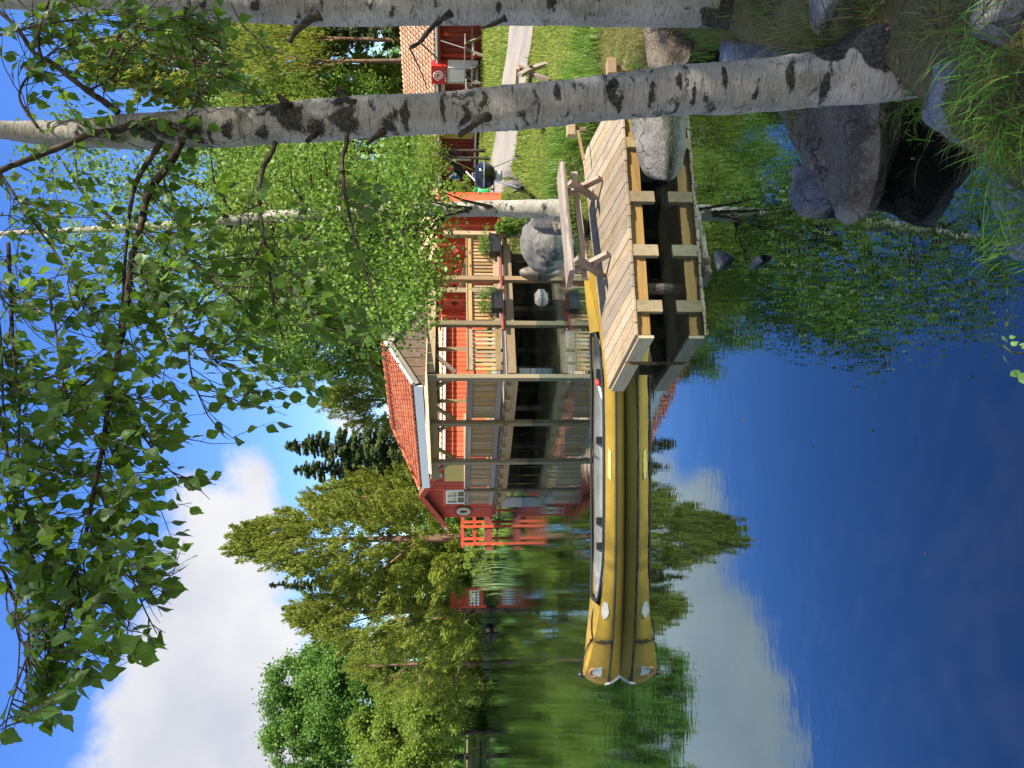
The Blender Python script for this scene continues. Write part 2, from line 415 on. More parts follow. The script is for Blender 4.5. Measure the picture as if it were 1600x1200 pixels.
# ------------------------------------------------------------------ helpers: meshes and objects
WL = {}
def tag(o, label=None, cat=None, group=None, kind=None):
    if label: o['label'] = label
    if cat: o['category'] = cat
    if group: o['group'] = group
    if kind: o['kind'] = kind
    return o
def thing(name, label, cat, loc, group=None):
    o = bpy.data.objects.new(name, None); col.objects.link(o)
    o.location = loc; o.empty_display_size = .2; WL[o] = Vector(loc)
    return tag(o, label, cat, group)
class MB:
    def __init__(s): s.v = []; s.f = []
    def add(s, vs, fs):
        k = len(s.v); s.v.extend([tuple(x) for x in vs]); s.f.extend([tuple(i + k for i in f) for f in fs]); return s
    def obox(s, p0, p1, w, h, up=(0, 0, 1)):
        """bar from p0 to p1 (centre line), w across, h along up"""
        p0 = Vector(p0); p1 = Vector(p1); x = (p1 - p0).normalized(); upv = Vector(up)
        y = upv.cross(x)
        if y.length < 1e-4: y = Vector((0, 1, 0)).cross(x)
        y.normalize(); z = x.cross(y)
        vs = [p + y * (w / 2 * a) + z * (h / 2 * c) for p in (p0, p1) for (a, c) in ((-1, -1), (1, -1), (1, 1), (-1, 1))]
        return s.add(vs, [(3, 2, 1, 0), (4, 5, 6, 7), (0, 1, 5, 4), (1, 2, 6, 5), (2, 3, 7, 6), (3, 0, 4, 7)])
    def prism(s, top, dz):
        """polygon (list of points) extruded down by dz"""
        n = len(top); vs = [Vector(p) for p in top] + [Vector(p) - Vector((0, 0, dz)) for p in top]
        return s.add(vs, [tuple(range(n)), tuple(range(2 * n - 1, n - 1, -1))] + [(i, n + i, n + (i + 1) % n, (i + 1) % n) for i in range(n)])
    def slab(s, poly, off):
        off = Vector(off); n = len(poly); vs = [Vector(p) for p in poly] + [Vector(p) + off for p in poly]
        return s.add(vs, [tuple(range(n)), tuple(range(2 * n - 1, n - 1, -1))] + [(i, n + i, n + (i + 1) % n, (i + 1) % n) for i in range(n)])
    def tube(s, pts, rad, n=8, cap=True):
        pts = [Vector(p) for p in pts]; k0 = len(s.v)
        if not hasattr(rad, '__len__'): rad = [rad] * len(pts)
        ref = None
        for i, p in enumerate(pts):
            t = (pts[min(i + 1, len(pts) - 1)] - pts[max(i - 1, 0)]).normalized()
            if ref is None:
                ref = Vector((0, 0, 1)) if abs(t.z) < .9 else Vector((1, 0, 0))
            y = (ref - t * ref.dot(t)).normalized(); z = t.cross(y); ref = y
            for j in range(n):
                a = 2 * math.pi * j / n
                q = p + (y * math.cos(a) + z * math.sin(a)) * rad[i]; s.v.append((q.x, q.y, q.z))
        for i in range(len(pts) - 1):
            for j in range(n):
                a = k0 + i * n + j; b = k0 + i * n + (j + 1) % n
                s.f.append((a, b, b + n, a + n))
        if cap:
            s.f.append(tuple(k0 + j for j in reversed(range(n))))
            s.f.append(tuple(k0 + (len(pts) - 1) * n + j for j in range(n)))
        return s
    def lathe(s, c, prof, n=16, axis='Z'):
        k0 = len(s.v); c = Vector(c)
        for (r, z) in prof:
            for j in range(n):
                a = 2 * math.pi * j / n
                x, y = r * math.cos(a), r * math.sin(a)
                q = (x, y, z) if axis == 'Z' else ((z, x, y) if axis == 'X' else (x, z, y))
                s.v.append((c.x + q[0], c.y + q[1], c.z + q[2]))
        for i in range(len(prof) - 1):
            for j in range(n):
                a = k0 + i * n + j; b = k0 + i * n + (j + 1) % n
                s.f.append((a, b, b + n, a + n))
        return s
    def mesh(s, name, origin=(0, 0, 0)):
        me = bpy.data.meshes.new(name); o = Vector(origin)
        me.from_pydata([(x - o.x, y - o.y, z - o.z) for (x, y, z) in s.v], [], s.f); me.update()
        return me
def npmesh(name, v, quads=None, tris=None, origin=(0, 0, 0)):
    me = bpy.data.meshes.new(name)
    v = np.asarray(v, np.float32) - np.asarray(origin, np.float32)
    nq = 0 if quads is None else len(quads); ntr = 0 if tris is None else len(tris)
    me.vertices.add(len(v)); me.vertices.foreach_set('co', v.ravel())
    li = []; ls = []
    if nq: li.append(np.asarray(quads, np.int32).ravel()); ls.append(np.arange(nq, dtype=np.int32) * 4)
    if ntr: li.append(np.asarray(tris, np.int32).ravel()); ls.append(nq * 4 + np.arange(ntr, dtype=np.int32) * 3)
    li = np.concatenate(li); ls = np.concatenate(ls)
    me.loops.add(len(li)); me.loops.foreach_set('vertex_index', li)
    me.polygons.add(nq + ntr); me.polygons.foreach_set('loop_start', ls)
    me.update(calc_edges=True); me.validate()
    return me
def link(name, me, mat, parent=None, smooth=False, origin=None):
    o = bpy.data.objects.new(name, me); col.objects.link(o)
    if mat and not me.materials: me.materials.append(MATS[mat])
    if parent is not None: o.parent = parent
    if smooth: me.polygons.foreach_set('use_smooth', [True] * len(me.polygons))
    return o
def part(name, mb, mat, parent, smooth=False, bevel=0., label=None, kind=None):
    w = WL[parent]
    o = link(name, mb.mesh(name, w), mat, parent, smooth); WL[o] = w.copy()
    if bevel:
        md = o.modifiers.new('edge', 'BEVEL'); md.width = bevel; md.segments = 1; md.limit_method = 'ANGLE'
    if label: o['label'] = label
    if kind: o['kind'] = kind
    return o
def single(name, mb, mat, label, cat, loc, group=None, smooth=False):
    o = link(name, mb.mesh(name, loc), mat, None, smooth); o.location = loc; WL[o] = Vector(loc)
    return tag(o, label, cat, group)
UNIT = {}
def unit_box(mat):
    if mat not in UNIT:
        mb = MB().obox((-.5, 0, 0), (.5, 0, 0), 1, 1); me = mb.mesh('board_' + mat); me.materials.append(MATS[mat]); UNIT[mat] = me
    return UNIT[mat]
def bar(name, parent, p0, p1, w, h, mat, up=(0, 0, 1)):
    """a straight piece (board, post, slat): shares one box mesh per material"""
    p0 = Vector(p0); p1 = Vector(p1); x = p1 - p0; ln = x.length; x.normalize()
    y = Vector(up).cross(x)
    if y.length < 1e-4: y = Vector((0, 1, 0)).cross(x)
    y.normalize(); z = x.cross(y)
    M = Matrix.Identity(4)
    M.col[0][:3] = x * ln; M.col[1][:3] = y * w; M.col[2][:3] = z * h
    c = (p0 + p1) / 2 - WL[parent]; M.col[3][:3] = c
    o = bpy.data.objects.new(name, unit_box(mat)); col.objects.link(o); o.parent = parent
    o.matrix_local = M; return o
def sub(name, mb, mat, parent, smooth=False): return part(name, mb, mat, parent, smooth)

def catmull(pts, n=6):
    pts = [Vector(p) for p in pts]; r = []
    for i in range(len(pts) - 1):
        p0 = pts[max(i - 1, 0)]; p1 = pts[i]; p2 = pts[i + 1]; p3 = pts[min(i + 2, len(pts) - 1)]
        for k in range(n):
            t = k / n
            r.append(.5 * ((2 * p1) + (p2 - p0) * t + (2 * p0 - 5 * p1 + 4 * p2 - p3) * t * t + (3 * p1 - p0 - 3 * p2 + p3) * t ** 3))
    r.append(pts[-1]); return r

def unitv(a): return a / np.maximum(np.linalg.norm(a, axis=-1, keepdims=True), 1e-9)
def leaf_quads(c, axis, ln, wd, rg):
    """rhombic leaves: centres, long axes, lengths, widths"""
    n = len(c); a = unitv(axis); r = rg.normal(size=(n, 3)); b = unitv(np.cross(a, r))
    nn = np.cross(a, b)
    ln = np.broadcast_to(ln, (n,))[:, None]; wd = np.broadcast_to(wd, (n,))[:, None]
    v = np.empty((n, 4, 3))
    v[:, 0] = c - a * ln / 2; v[:, 1] = c + b * wd / 2 - a * ln * .06 + nn * wd * .12; v[:, 2] = c + a * ln / 2; v[:, 3] = c - b * wd / 2 - a * ln * .06 + nn * wd * .12
    return v.reshape(-1, 3), np.arange(n * 4).reshape(n, 4)
# ================================================================== LARGE STRUCTURE: ground, water, path
POND = np.array([(-3.5, .6), (-.6, .9), (.1, 1.5), (.42, 2.2), (.66, 2.6), (.9, 2.82), (1.08, 3.02), (1.34, 3.35), (1.62, 3.8), (1.85, 4.4), (2.1, 4.95), (2.5, 5.5),
                 (2.75, 6.2), (2.75, 7.0), (2.9, 7.7), (3.2, 8.5), (3.2, 9.6), (3.0, 10.6), (2.6, 11.2), (2.3, 12.1), (2.75, 13.4), (3.6, 16.0),
                 (4.4, 18.2), (5.0, 20.2), (3.4, 22.5), (.2, 25.0), (-3.3, 26.6), (-4.6, 28.6), (-5.0, 31.0), (-5.3, 34.5), (-8.8, 39.5), (-13.0, 46),
                 (-17., 54), (-24, 60), (-38, 63), (-75, 62), (-95, 30), (-60, 6), (-20, 1.0)])
def pond_sd(x, y):
    px = np.asarray(x, float); py = np.asarray(y, float)
    d = np.full(px.shape, 1e9); inside = np.zeros(px.shape, bool)
    n = len(POND)
    for i in range(n):
        ax, ay = POND[i]; bx, by = POND[(i + 1) % n]
        ex, ey = bx - ax, by - ay
        t = np.clip(((px - ax) * ex + (py - ay) * ey) / (ex * ex + ey * ey), 0, 1)
        d = np.minimum(d, np.hypot(px - ax - t * ex, py - ay - t * ey))
        c = ((ay > py) != (by > py)) & (px < (bx - ax) * (py - ay) / (by - ay + 1e-12) + ax)
        inside ^= c
    return np.where(inside, -d, d)
def sstep(a, b, x):
    t = np.clip((x - a) / (b - a), 0, 1); return t * t * (3 - 2 * t)
def land_z(x, y):
    x = np.asarray(x, float); y = np.asarray(y, float)
    zl = .40 + .018 * np.clip(y - 6, 0, 35) + .10 * np.clip(x - 1.6, 0, 3) * (y < 60) * sstep(8, 5, y)
    zl = zl + .05 * sstep(14, 20, y)
    zl = np.where(y > 34, zl + .03 * np.clip(y - 45, 0, 100) * .5, zl)
    left = sstep(-4, -9, x) * sstep(25, 35, y)
    zl = zl * (1 - left) + left * (.45 + .012 * np.clip(y - 50, 0, 60))
    d = pond_sd(x, y)
    w = .25 + .5 * sstep(6, 14, y) + .8 * sstep(26, 40, y)
    z = np.where(d > 0, zl * sstep(-.08, w, d), -np.minimum(.7, -d * 1.1) - .02)
    p = np.stack([x, y, 0 * x], -1)
    z = z + np.where(d > 0, 1, .3) * (.10 * fbm(p, .9, 3, 3) + .05 * fbm(p, 5., 2, 9)) * sstep(0, .5, np.abs(d))
    return z
def lz(x, y): return float(land_z(np.array([x]), np.array([y]))[0])

xs = np.concatenate([-np.geomspace(500, 22, 16), np.arange(-20, -4, .8), np.arange(-4, -.5, .25), np.arange(-.5, 5.0, .07), np.arange(5, 12, .3), np.arange(12, 30, 1.), np.geomspace(31, 500, 14)])
ys = np.concatenate([-np.geomspace(400, 10, 8), np.arange(-8, 0, .8), np.arange(0, 12.5, .08), np.arange(12.5, 24, .25), np.arange(24, 70, .8), np.geomspace(71, 600, 14)])
XX, YY = np.meshgrid(xs, ys)
ZZ = land_z(XX, YY)
vv = np.stack([XX, YY, ZZ], -1).reshape(-1, 3)
nx, ny = len(xs), len(ys)
idx = np.arange(nx * ny).reshape(ny, nx)
qq = np.stack([idx[:-1, :-1], idx[:-1, 1:], idx[1:, 1:], idx[1:, :-1]], -1).reshape(-1, 4)
ground = link('ground', npmesh('ground', vv, qq), 'ground_earth', smooth=True)
tag(ground, kind='structure')
wm = MB().add([(-110, -1.5, 0), (8, -1.5, 0), (8, 70, 0), (-110, 70, 0)], [(0, 1, 2, 3)])
water = link('water', wm.mesh('water'), 'pond_water'); tag(water, kind='structure')

# gravel path: a strip draped on the lawn
na, nb2 = 40, 10
near = [(9.0, 9.9), (7.0, 13.9), (5.45, 17.7), (5.2, 20.7)]; far = [(13.0, 13.5), (9.0, 18.7), (7.6, 25.0), (7.0, 29.0)]
cn = [Vector((a, b, 0)) for a, b in near]; cf = [Vector((a, b, 0)) for a, b in far]
cn = catmull(cn, 13); cf = catmull(cf, 13)
pv = []; na = len(cn)
for i in range(na):
    for j in range(nb2):
        t = j / (nb2 - 1); p = cn[i].lerp(cf[i], t); pv.append((p.x, p.y))
pv = np.array(pv); pz = land_z(pv[:, 0], pv[:, 1]) + .035
idx = np.arange(na * nb2).reshape(na, nb2)
qq = np.stack([idx[:-1, :-1], idx[:-1, 1:], idx[1:, 1:], idx[1:, :-1]], -1).reshape(-1, 4)
path_o = link('gravel_path', npmesh('gravel_path', np.column_stack([pv, pz]), qq), 'gravel', smooth=True)
tag(path_o, kind='structure')
def on_path(x, y):
    r = np.zeros(len(x), bool); poly = [(p.x, p.y) for p in cn] + [(p.x, p.y) for p in reversed(cf)]
    for i in range(len(poly)):
        ax, ay = poly[i]; bx, by = poly[(i + 1) % len(poly)]
        r ^= ((ay > y) != (by > y)) & (x < (bx - ax) * (y - ay) / (by - ay + 1e-12) + ax)
    return r

# ================================================================== pavilion on posts in the pond
C0 = Vector((.237, 18.9, 0)); DD = Vector((-.6125, .7905, 0)).normalized(); RR = Vector((.859, .513, 0)).normalized()
NL = Vector((-.7905, -.6125, 0)); NR = Vector((.513, -.859, 0))
Z = lambda z: Vector((0, 0, z))
pav = thing('pavilion', 'wooden pavilion on posts in the pond with slatted railings and red tiled roof', 'pavilion', (C0.x, C0.y, 0))
FZ = .82
# floor boards (end at the railing line)
nbd = 58
for i in range(nbd):
    a = C0 + DD * (8.6 * i / nbd + .07); bar('floor_board', pav, a + Z(FZ - .02) + RR * (0 if DD.dot(a - C0) < 6.45 else 2.2), a + RR * (4.45 if i < 6 else 5.9) + Z(FZ - .02), .135, .035, 'grey_wood')
# beams and joists under the floor
bar('floor_beam', pav, C0 + NL * .02 + Z(.63), C0 + DD * 6.5 + NL * .02 + Z(.63), .1, .26, 'tan_wood')
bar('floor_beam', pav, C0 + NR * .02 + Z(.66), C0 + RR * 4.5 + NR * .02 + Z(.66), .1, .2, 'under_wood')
for i in range(12):
    a = C0 + DD * (.3 + i * .55); bar('joist', pav, a - NL * .3 + NL * .5 + Z(.735), a - NL * 2.2 + Z(.735), .07, .12, 'tan_wood')
for s in (1.2, 3.2, 4.4):
    for t_ in (1.4, 3.2, 5.2):
        a = C0 + DD * t_ + RR * s; bar('pile', pav, a + Z(-.6), a + Z(.7), .14, .14, 'dark_wood')
for k in range(20):
    a = C0 + DD * 6.38 + RR * (.45 + .29 * k); bar('skirting_board', pav, a + Z(-.2), a + Z(.78), .28, .03, 'dark_wood', up=(DD.x, DD.y, 0))  # dark boards added to shut out the sunlit bank seen under the floor
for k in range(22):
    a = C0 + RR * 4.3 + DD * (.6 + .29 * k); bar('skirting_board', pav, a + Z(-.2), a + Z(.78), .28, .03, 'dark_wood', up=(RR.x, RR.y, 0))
# a pair of concrete pillars and the end pier
for t_ in (.62, ):
    a = C0 + DD * t_ - NL * .5
    for k, zz in enumerate((.15, .45)):
        bar('concrete_block', pav, a + Z(zz - .3), a + Z(zz - .02), .3, .3, 'concrete', up=(1, 0, 0))
bar('end_pier', pav, C0 + DD * 6.35 + NL * .03 + Z(-.4), C0 + DD * 6.35 + NL * .03 + Z(.62), .22, .3, 'concrete', up=(1, 0, 0))
# posts
lp = [0., 1.95, 3.88, 5.5]
for i, s in enumerate(lp):
    a = C0 + DD * s + NL * .10
    top = 2.72 if i < 3 else 1.80
    bar('post', pav, a + Z(-.6), a + Z(top), .125 if i < 3 else .07, .125 if i < 3 else .07, 'green_post', up=(NL.x, NL.y, 0))
rp = [1.44, 2.89, 4.45]
for i, s in enumerate(rp):
    a = C0 + RR * s + NR * .10
    bar('post', pav, a + Z(-.6), a + Z(2.72 if i == 0 else 2.38), .13, .13, 'green_post' if i == 0 else 'fresh_wood', up=(NR.x, NR.y, 0))
# railings: top rail, bottom rail, slats, bay by bay
def railing(p0, d, nrm, bays, zt, zb, rail_m, slat_m, pitch=.085, th=.045):
    for (a, b) in bays:
        q0 = p0 + d * a + nrm * .03; q1 = p0 + d * b + nrm * .03
        bar('top_rail', pav, q0 + Z(zt - .05), q1 + Z(zt - .05), .045, .12, rail_m)
        bar('bottom_rail', pav, q0 + Z(zb + .06), q1 + Z(zb + .06), .045, .13, rail_m)
        n = max(2, int((b - a) / pitch))
        for k in range(n):
            s = a + (b - a) * (k + .5) / n; q = p0 + d * s - nrm * .02
            bar('slat', pav, q + Z(zb + .0), q + Z(zt - .02), .03, th, slat_m, up=(d.x, d.y, 0))
        bar('rail_cap', pav, q0 + Z(zt + .025) - nrm * .02, q1 + Z(zt + .025) - nrm * .02, .13, .028, rail_m)
railing(C0, DD, NL, [(.08, 1.88), (2.02, 3.81), (3.95, 5.45), (5.55, 6.5)], 1.74, .90, 'grey_wood', 'slat_wood', .085, .056)
railing(C0, RR, NR, [(.1, 1.36)], 1.74, .93, 'tan_wood', 'slat_wood', .115, .072)
railing(C0, RR, NR, [(1.52, 2.81), (2.97, 4.4)], 1.74, .93, 'fresh_wood', 'slat_wood', .115, .072)
# the far end rail, catching the sun
e0 = C0 + DD * 6.5
bar('top_rail', pav, e0 + Z(1.72), e0 + RR * 3.2 + Z(1.72), .05, .12, 'fresh_wood')
bar('bottom_rail', pav, e0 + Z(.98), e0 + RR * 3.2 + Z(.98), .05, .12, 'fresh_wood')
for k in range(22):
    q = e0 + RR * (.1 + k * .14); bar('slat', pav, q + Z(.98), q + Z(1.7), .03, .05, 'fresh_wood', up=(RR.x, RR.y, 0))
# rusty pipe along the right side
mb = MB().tube([C0 + RR * 1.2 + NR * .2 + Z(.86), C0 + RR * 4.9 + NR * .2 + Z(.86)], .035, 8)
part('pipe', mb, 'dark_red_paint', pav)
# plates, braces
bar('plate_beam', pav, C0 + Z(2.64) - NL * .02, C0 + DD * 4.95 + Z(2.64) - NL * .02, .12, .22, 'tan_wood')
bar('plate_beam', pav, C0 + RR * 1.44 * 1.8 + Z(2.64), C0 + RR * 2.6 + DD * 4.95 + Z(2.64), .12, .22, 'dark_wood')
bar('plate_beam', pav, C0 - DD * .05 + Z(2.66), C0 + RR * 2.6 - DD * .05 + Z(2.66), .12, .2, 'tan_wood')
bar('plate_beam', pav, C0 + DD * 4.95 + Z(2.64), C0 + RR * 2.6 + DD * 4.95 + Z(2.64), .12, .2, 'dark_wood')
for s in (0., 1.95, 3.88):
    a = C0 + DD * s
    for sg in (-1, 1):
        if s == 0 and sg < 0: continue
        bar('brace', pav, a + Z(2.08) + DD * sg * .05, a + DD * sg * .62 + Z(2.62), .07, .09, 'green_post')
bar('brace', pav, C0 + Z(2.05) + RR * .05, C0 + RR * .6 + Z(2.6), .07, .09, 'dark_wood')
for a in (C0 + RR * 2.6, C0 + RR * 2.6 + DD * 2.4, C0 + RR * 2.6 + DD * 4.9):
    bar('post', pav, a + Z(FZ), a + Z(2.6), .12, .12, 'tan_wood')
# roof: ridge with a hipped far end, rows of pantiles
E = P(598, 641, 18.3); Ca = E + DD * 4.75
Rg = E - NL * 1.3 + DD * .0; Rg.z = 3.80; Rb = Rg + DD * 3.63
E.z = 3.09; Ca.z = 3.03
E2 = E - NL * 2.6; C2 = Ca - NL * 2.6
mb = MB()
for poly in ([E, Ca, Rb, Rg], [C2, E2, Rg, Rb], [Ca, C2, Rb]):
    mb.slab([p - Z(.02) for p in poly], (0, 0, -.05))
part('roof_deck', mb, 'dark_wood', pav)
def tile_slope(parent, a0, a1, b0, b1, rows, mat, wide=.19, amp=.022, name='roof_tiles'):
    """pantiles on the quad a0-a1 (eave) b0-b1 (ridge): overlapping rows, each tile a rolled strip of its own"""
    a0, a1, b0, b1 = (np.array(p) for p in (a0, a1, b0, b1)); V = []; Q = []; k = 0
    nrm = np.cross(a1 - a0, b0 - a0); nrm /= np.linalg.norm(nrm)
    if nrm[2] < 0: nrm = -nrm
    L_e = np.linalg.norm(a1 - a0)
    cols = int(L_e / wide); prof = [(0, -.2), (.16, .75), (.36, 1.), (.55, .3), (.8, -.5), (1.02, -.3)]
    for r in range(rows):
        t0, t1 = r / rows, min(1., (r + 1.18) / rows)
        for c in range(cols):
            s0 = c / cols
            mid = a0 + (a1 - a0) * (s0 + .5 / cols); e0_, e1_ = b0 - a0, a1 - a0
            # skip tiles beyond the hip: parameter along the eave limited by the sloping end
            tl = t0
            lo = np.dot(b0 - a0, e1_) / L_e ** 2 * tl; hi = 1 + np.dot(b1 - a1, e1_) / L_e ** 2 * tl
            if s0 < lo - .5 / cols or s0 + 1 / cols > hi + .5 / cols: continue
            up = (b0 - a0) - e1_ * np.dot(b0 - a0, e1_) / L_e ** 2
            jit = float(rng.normal() * .003)
            for (tt, lift) in ((t0, .022 + jit), (t1, .002 + jit)):
                for (q, h) in prof:
                    V.append(a0 + e1_ * (s0 + q / cols) + up * tt + nrm * (lift + h * amp))
            for j in range(len(prof) - 1):
                Q.append((k + j, k + j + 1, k + j + 1 + len(prof), k + j + len(prof)))
            # thickness at the lower edge
            for (q, h) in prof: V.append(a0 + e1_ * (s0 + q / cols) + up * t0 + nrm * (lift + h * amp - .016))
            kk = k + 2 * len(prof)
            for j in range(len(prof) - 1): Q.append((kk + j, kk + j + 1, k + j + 1, k + j))
            k += 3 * len(prof)
    o = link(name, npmesh(name, np.array(V), np.array(Q), origin=WL[parent]), mat, parent); WL[o] = WL[parent].copy()
    o['kind'] = 'stuff'; return o
def ridge_caps(parent, p0, p1, mat, n, r=.09):
    for i in range(n):
        a = p0.lerp(p1, i / n); b = p0.lerp(p1, (i + 1.08) / n)
        mb = MB(); mb.tube([a + Z(.012 * 1), b + Z(.0)], [r, r * .9], 8)
        part('ridge_tile', mb, mat, parent)
tile_slope(pav, E, Ca, Rg, Rb, 9, 'red_tile')
tile_slope(pav, C2, E2, Rb, Rg, 9, 'red_tile')
tile_slope(pav, Ca, C2, Rb - NL * .001, Rb + NL * .001, 9, 'red_tile')
ridge_caps(pav, Rg, Rb, 'red_tile', 11); ridge_caps(pav, Ca + Z(.03), Rb, 'red_tile', 6, .07)
# eave boards and the gable boards
bar('eave_board', pav, E + Z(-.15) + NL * .02, Ca + Z(-.14) + NL * .02, .03, .21, 'white_paint')
bar('eave_end', pav, Ca + Z(-.14) + DD * .02, Ca - NL * .45 + Z(-.14) + DD * .02, .035, .2, 'fresh_wood')
bar('gable_board', pav, E + Z(-.10) - DD * .04, Rg + Z(-.10) - DD * .04, .03, .17, 'grey_wood', up=(0, 0, 1))
bar('gable_board', pav, E2 + Z(-.10) - DD * .04, Rg + Z(-.10) - DD * .04, .03, .17, 'grey_wood', up=(0, 0, 1))
bar('gable_trim', pav, E + Z(-.015) - DD * .075, Rg + Z(-.015) - DD * .075, .03, .06, 'white_paint')
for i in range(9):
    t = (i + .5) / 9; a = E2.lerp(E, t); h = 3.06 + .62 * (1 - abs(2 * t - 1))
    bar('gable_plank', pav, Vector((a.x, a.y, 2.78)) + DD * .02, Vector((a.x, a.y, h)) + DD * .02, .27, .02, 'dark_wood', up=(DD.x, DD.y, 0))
# a table and benches on its deck, seen through the rails
tb = thing('picnic_table', 'grey weathered table standing on the pavilion deck behind the corner railing', 'table', C0 + RR * 1.1 + DD * 1.2 + Z(FZ))
for k in range(4): bar('table_plank', tb, C0 + RR * (.8 + .16 * k) + DD * .5 + Z(1.54), C0 + RR * (.8 + .16 * k) + DD * 2.0 + Z(1.54), .14, .04, 'grey_wood')
for s in (.7, 1.8):
    for t_ in (.85, 1.25): bar('leg', tb, C0 + RR * t_ + DD * s + Z(FZ), C0 + RR * t_ + DD * s + Z(1.52), .08, .08, 'grey_wood')

# ================================================================== planter boxes hanging on the railing
PLANTERS = []
for k, (s, lab) in enumerate([(2.05, 'black planter box at the railing near the pavilion corner post'), (3.92, 'black planter box on the railing next to the red panels')]):
    a = C0 + RR * s + NR * .14
    pl = thing('planter_box', lab, 'planter', a + Z(.85), 'planter boxes along the sunny railing')
    mb = MB(); w = .3; c = a + Z(.86)
    lo = [c - RR * w + NR * .02, c + RR * w + NR * .02, c + RR * w + NR * .24, c - RR * w + NR * .24]
    hi = [p + Z(.28) + (p - c).normalized() * .03 for p in lo]
    mb.add(lo + hi, [(0, 3, 2, 1)] + [(i, (i + 1) % 4, 4 + (i + 1) % 4, 4 + i) for i in range(4)] + [(4, 5, 6, 7)])
    part('box', mb, 'black_plastic', pl); PLANTERS.append((pl, c))
    bar('rim', pl, c - RR * .34 + NR * .27 + Z(.28), c + RR * .34 + NR * .27 + Z(.28), .03, .04, 'black_plastic')

# ================================================================== red house behind the pavilion
K0 = Vector((-2.6, 27.5, 0)); HL = 4.34; EZ = 2.60; RZ = 3.38; HW = 6.0
hs1 = thing('red_house', 'red wooden house with tan tiled roof, white window and yellow panel behind the pavilion', 'house', K0 + Z(.6))
def wall_boards(parent, a, b, z0, top_f, mat, bw=.19, nrm=None, gap=.024, skip=None):
    d = (b - a); ln = d.length; d.normalize(); n = max(1, int(round(ln / bw)))
    nr = nrm if nrm else Vector((d.y, -d.x, 0))
    for i in range(n):
        s0 = ln * i / n; s1 = ln * (i + 1) / n; sm = (s0 + s1) / 2
        if skip and skip[0] < sm < skip[1]: continue
        p = a + d * sm
        bar('board', parent, p + nr * (.012 + .006 * (i % 2)) + Z(z0), p + nr * (.012 + .006 * (i % 2)) + Z(top_f(sm)), ln / n - gap, .025, mat, up=(nr.x, nr.y, 0))
body = MB()
k1 = K0 + DD * HL; k2 = K0 + RR * HW; k3 = k1 + RR * HW; km = K0 + DD * HL / 2
body.add([K0 + Z(.4), k1 + Z(.4), k3 + Z(.4), k2 + Z(.4), K0 + Z(EZ), k1 + Z(EZ), k3 + Z(EZ), k2 + Z(EZ), km + Z(RZ - .03), km + RR * HW + Z(RZ - .03)],
         [(0, 4, 8, 5, 1), (3, 2, 6, 9, 7), (0, 3, 7, 4), (1, 5, 6, 2)])
part('wall', body, 'dark_red_paint', hs1)
gt = lambda s: EZ + (RZ - EZ) * (1 - abs(2 * s / HL - 1)) - .05
wall_boards(hs1, K0 + NL * .02, k1 + NL * .02, .6, gt, 'red_paint', .22, NL)  # gable in a darker red that stands for its shade
wall_boards(hs1, K0 + NR * .02, k2 + NR * .02, .6, lambda s: EZ - .06, 'orange_red_paint', .2, NR)  # long wall in a brighter red that stands for the sun on it
for s, mt in ((0, 'red_paint'), (HL, 'red_paint')):
    bar('corner_board', hs1, K0 + DD * s + NL * .06 + Z(.6), K0 + DD * s + NL * .06 + Z(EZ - .03), .12, .03, mt, up=(NL.x, NL.y, 0))
for (sa, sb, ea, eb) in ((0, 0, -.25, -1), (1, 1, 1, 1)):
    pass
ev = .30
a0 = K0 + NR * ev - RR * .35; a1 = k2 + NR * ev + RR * .35
b0 = km - RR * .35; b1 = km + RR * (HW + .35)
sl = (RZ - EZ) / (HL / 2); ez = EZ - sl * ev
def zz(p, z): return Vector((p.x, p.y, z))
mb = MB().slab([zz(a0, ez + .04), zz(a1, ez + .04), zz(b1, RZ + .04), zz(b0, RZ + .04)], (0, 0, -.06))
c0_ = k1 - NR * ev - RR * .35; c1_ = k3 - NR * ev + RR * .35
mb.slab([zz(c1_, ez + .04), zz(c0_, ez + .04), zz(b0, RZ + .04), zz(b1, RZ + .04)], (0, 0, -.06))
part('roof', mb, 'dark_wood', hs1)
tile_slope(hs1, zz(a0, ez + .06), zz(a1, ez + .06), zz(b0, RZ + .06), zz(b1, RZ + .06), 7, 'tan_tile', .22)
tile_slope(hs1, zz(c1_, ez + .06), zz(c0_, ez + .06), zz(b1, RZ + .06), zz(b0, RZ + .06), 7, 'tan_tile', .22)
for (pa, pb) in ((a0, b0), (c0_, b0)):
    bar('barge_board', hs1, zz(pa, ez - .06) + NL * .02, zz(pb, RZ - .06) + NL * .02, .03, .2, 'red_paint')
mb = MB().tube([zz(a0, ez - .05) + NR * .06, zz(a1, ez - .05) + NR * .06], .045, 8); part('gutter', mb, 'white_paint', hs1)
mb = MB().tube([zz(c0_, ez - .05) - NR * .06, zz(c0_, ez - .05) - NR * .06 - RR * .05, zz(c0_, ez - .15) - NR * .25 - RR * .06], .035, 8); part('gutter_end', mb, 'white_paint', hs1)
